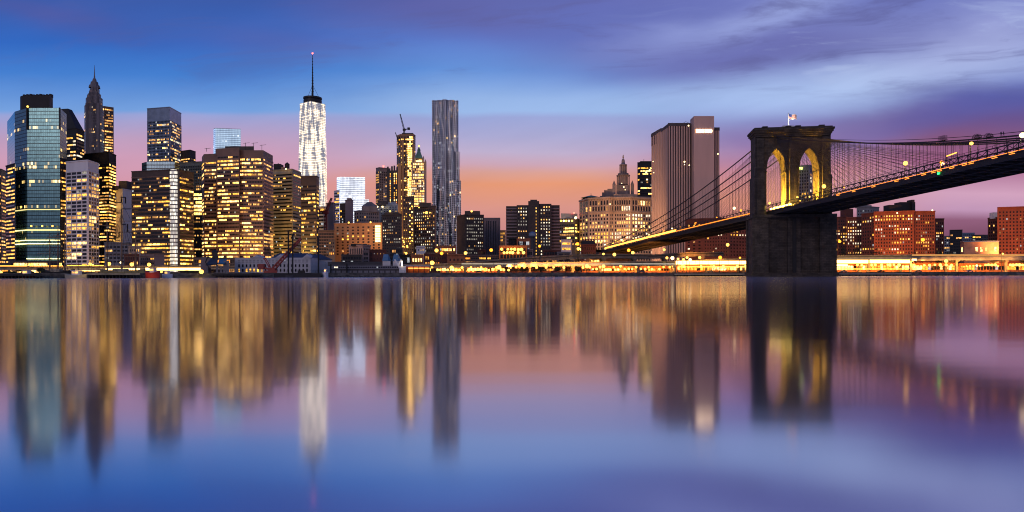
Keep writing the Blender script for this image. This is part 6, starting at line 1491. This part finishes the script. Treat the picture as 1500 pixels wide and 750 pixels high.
# ============ trees
M_LEAF = pbr('foliage_dark', (0.05, 0.07, 0.025), 0.8, 0, .5, .6)
M_BARK = pbr('bark', (.06,.045,.035), .9)
def tree(px, ytop, D, wpx, label, name='tree', n=520, mat=M_LEAF):
    b = P(px, 400, D); b.z = GZ; zt = Z(ytop, D, px); w_ = wpx*D/F/2; h_ = zt-GZ; r = random.Random(int(px*7)); ro = empty(name, b, label, 'tree')
    o = MB(); o.cyl((b.x, b.y), .3, GZ, GZ+h_*.5, 7, .16)
    for i in range(5): a = r.uniform(0, 6.3); o.bar((b.x, b.y, GZ+h_*r.uniform(.25,.45)), (b.x+math.cos(a)*w_*.6, b.y+math.sin(a)*w_*.5, GZ+h_*r.uniform(.6,.85)), .16)
    o.build('trunk', M_BARK, ro); cl = [(r.uniform(-.65,.65), r.uniform(-.6,.6), r.uniform(.38,.86), r.uniform(.22,.42)) for _ in range(11)]
    o = MB()
    for i in range(n):
        cx_, cy_, cz_, cr = r.choice(cl); a, t_ = r.uniform(0, 6.28), r.uniform(-1.2, 1.5); q = cr*r.uniform(.6, 1.1)
        p = Vector((b.x+(cx_+math.cos(a)*math.cos(t_)*q)*w_, b.y+(cy_+math.sin(a)*math.cos(t_)*q)*w_, GZ+h_*min(1.02, cz_+math.sin(t_)*q*.5)))
        u_ = Vector((r.gauss(0,1), r.gauss(0,1), r.gauss(0,1))).normalized()*.45; v_ = Vector((r.gauss(0,1), r.gauss(0,1), r.gauss(0,1))).normalized()*.45
        o.face([p-u_, p+v_, p+u_])
    o.build('crown', mat, ro); return ro
for px, yt, D, wd, lb in ((1238, 362, 545, 16, 'broad dark tree right beside the tall orange lamp at the bridge tower'), (1252, 361, 548, 18, 'dark tree before the narrow housing block with pale window columns'),
    (1283, 361.5, 550, 24, 'widest dark tree before the left end of the long red brick housing'), (1337, 367.5, 552, 15, 'small dark tree before the middle of the long red brick housing'), (1376, 362, 555, 14, 'bare dark tree before the narrow dark brick wing'),
    (1390, 364, 560, 14, 'dark tree below the small black building'), (766, 392, 455, 12, 'small bush shaped tree under the curving ramp'), (792, 391.5, 458, 9, 'dark shrub tree under the highway below the apartment slab'), (818, 391, 460, 14, 'round dark tree under the highway right of the apartment slab'), (846, 391, 452, 10, 'small dark tree left of the starry quay lamp pair'),
    (275, 396.5, 376, 18, 'low dark tree left of the starry yellow quay lamp'), (288, 397, 374, 14, 'low dark shrub tree right by the starry yellow quay lamp'), (60, 392.5, 350, 12, 'dark leafy tree on the quay left of the dark sailing ship'), (14, 398, 345, 16, 'low dark bush tree on the far left quay'), (40, 397.5, 345, 16, 'low spreading bush tree before the orange awning boat'), (1028, 369, 600, 14, 'dark tree before the left part of the dark red housing block')):
    tree(px, yt, D, wd, lb)

rk = MB(); r5 = random.Random(11)
for (a, b) in zip(line[1:-1], line[2:]):
    n = int((Vector(b)-Vector(a)).length/1.1)
    for i in range(n):
        u = (i+r5.random())/n; x, y = a[0]+(b[0]-a[0])*u, a[1]+(b[1]-a[1])*u - r5.uniform(1.0, 3.4); s = r5.uniform(.25, .85)*(1+.5*math.sin(x*.05))
        rk.cyl((x, y), s, -.3, s*r5.uniform(.5, 1.1), 5, s*.5, a0=r5.random()*3)
tag(rk.build('riprap_rocks', pbr('wet_rock', (.05,.045,.04), .5, 0, .5, .4)), kind='stuff')
# riverside railing, bollards and benches along the seawall give the bank its broken edge
rg = MB()
for (a, b) in zip(line[1:-1], line[2:]):
    a3, b3 = Vector((a[0], a[1]+.3, GZ+1.2)), Vector((b[0], b[1]+.3, GZ+1.2)); rg.bar(a3, b3, .09); n = int((b3-a3).length/3)
    for i in range(n): q = a3.lerp(b3, i/n); rg.bar(q, q-Vector((0,0,1.1)), .09)
tag(rg.build('riverside_railing', C_STEEL), 'thin steel railing along the top of the far seawall', 'railing')
cv_n = 0
def car(px, D, label, colr, facing=1):
    x = X(px, D); z = GZ; ro = empty('parked_car', (x, D, z), label, 'car'); L, w_ = 4.5, .9; pr = [(-2.25,.35),(-2.25,.85),(-1.5,.98),(-.95,1.42),(.55,1.45),(1.25,.98),(2.15,.85),(2.25,.4)]
    pr = [(a*facing, b) for a, b in pr]; o = MB(); f0 = [Vector((x+a, D-w_, z+b)) for a, b in pr]; f1 = [Vector((x+a, D+w_, z+b)) for a, b in pr]; o.face(f0); o.face(list(reversed(f1)))
    for i in range(8): o.face([f0[i], f1[i], f1[(i+1)%8], f0[(i+1)%8]])
    o.build('body', pbr('car_'+label.split()[0], colr, .3, .3), ro)
    for sx in (-1.4, 1.4):
        o = MB(); o.lathe((0,0,0), [(.05,-.12),(.34,-.12),(.34,.12),(.05,.12)], 12); w__ = o.build('wheel', C_BLACK, None); w__.data.transform(Matrix.Rotation(R(90), 4, 'X')); w__.parent = ro; w__.location = (sx*facing, -w_-.02, .34)
    o = MB(); o.box((x-.2*facing, D-w_-.01, z+1.18), (.95, .03, .2)); o.build('side_window', M_DARKWIN, ro)
    return ro
for px, D, lb, c in ((1236, 482, 'silver car parked by the seawall right of the bridge tower', (.4,.4,.42)), (1290, 484, 'black car parked by the seawall before the long lit highway', (.03,.03,.03)), (1345, 487, 'grey car parked by the seawall near the highway pier', (.2,.2,.2)), (1420, 489, 'white car parked by the seawall below the three storey house', (.7,.7,.7)), (702, 436, 'dark car parked on the quay below the ramp start', (.04,.04,.05)), (812, 446, 'red car parked on the quay below the apartment slab', (.3,.04,.03)), (940, 458, 'blue car parked on the quay below the bridge approach', (.05,.08,.2)), (1040, 464, 'beige car parked on the quay below the bright highway stretch', (.4,.34,.25))):
    car(px, D, lb, c)
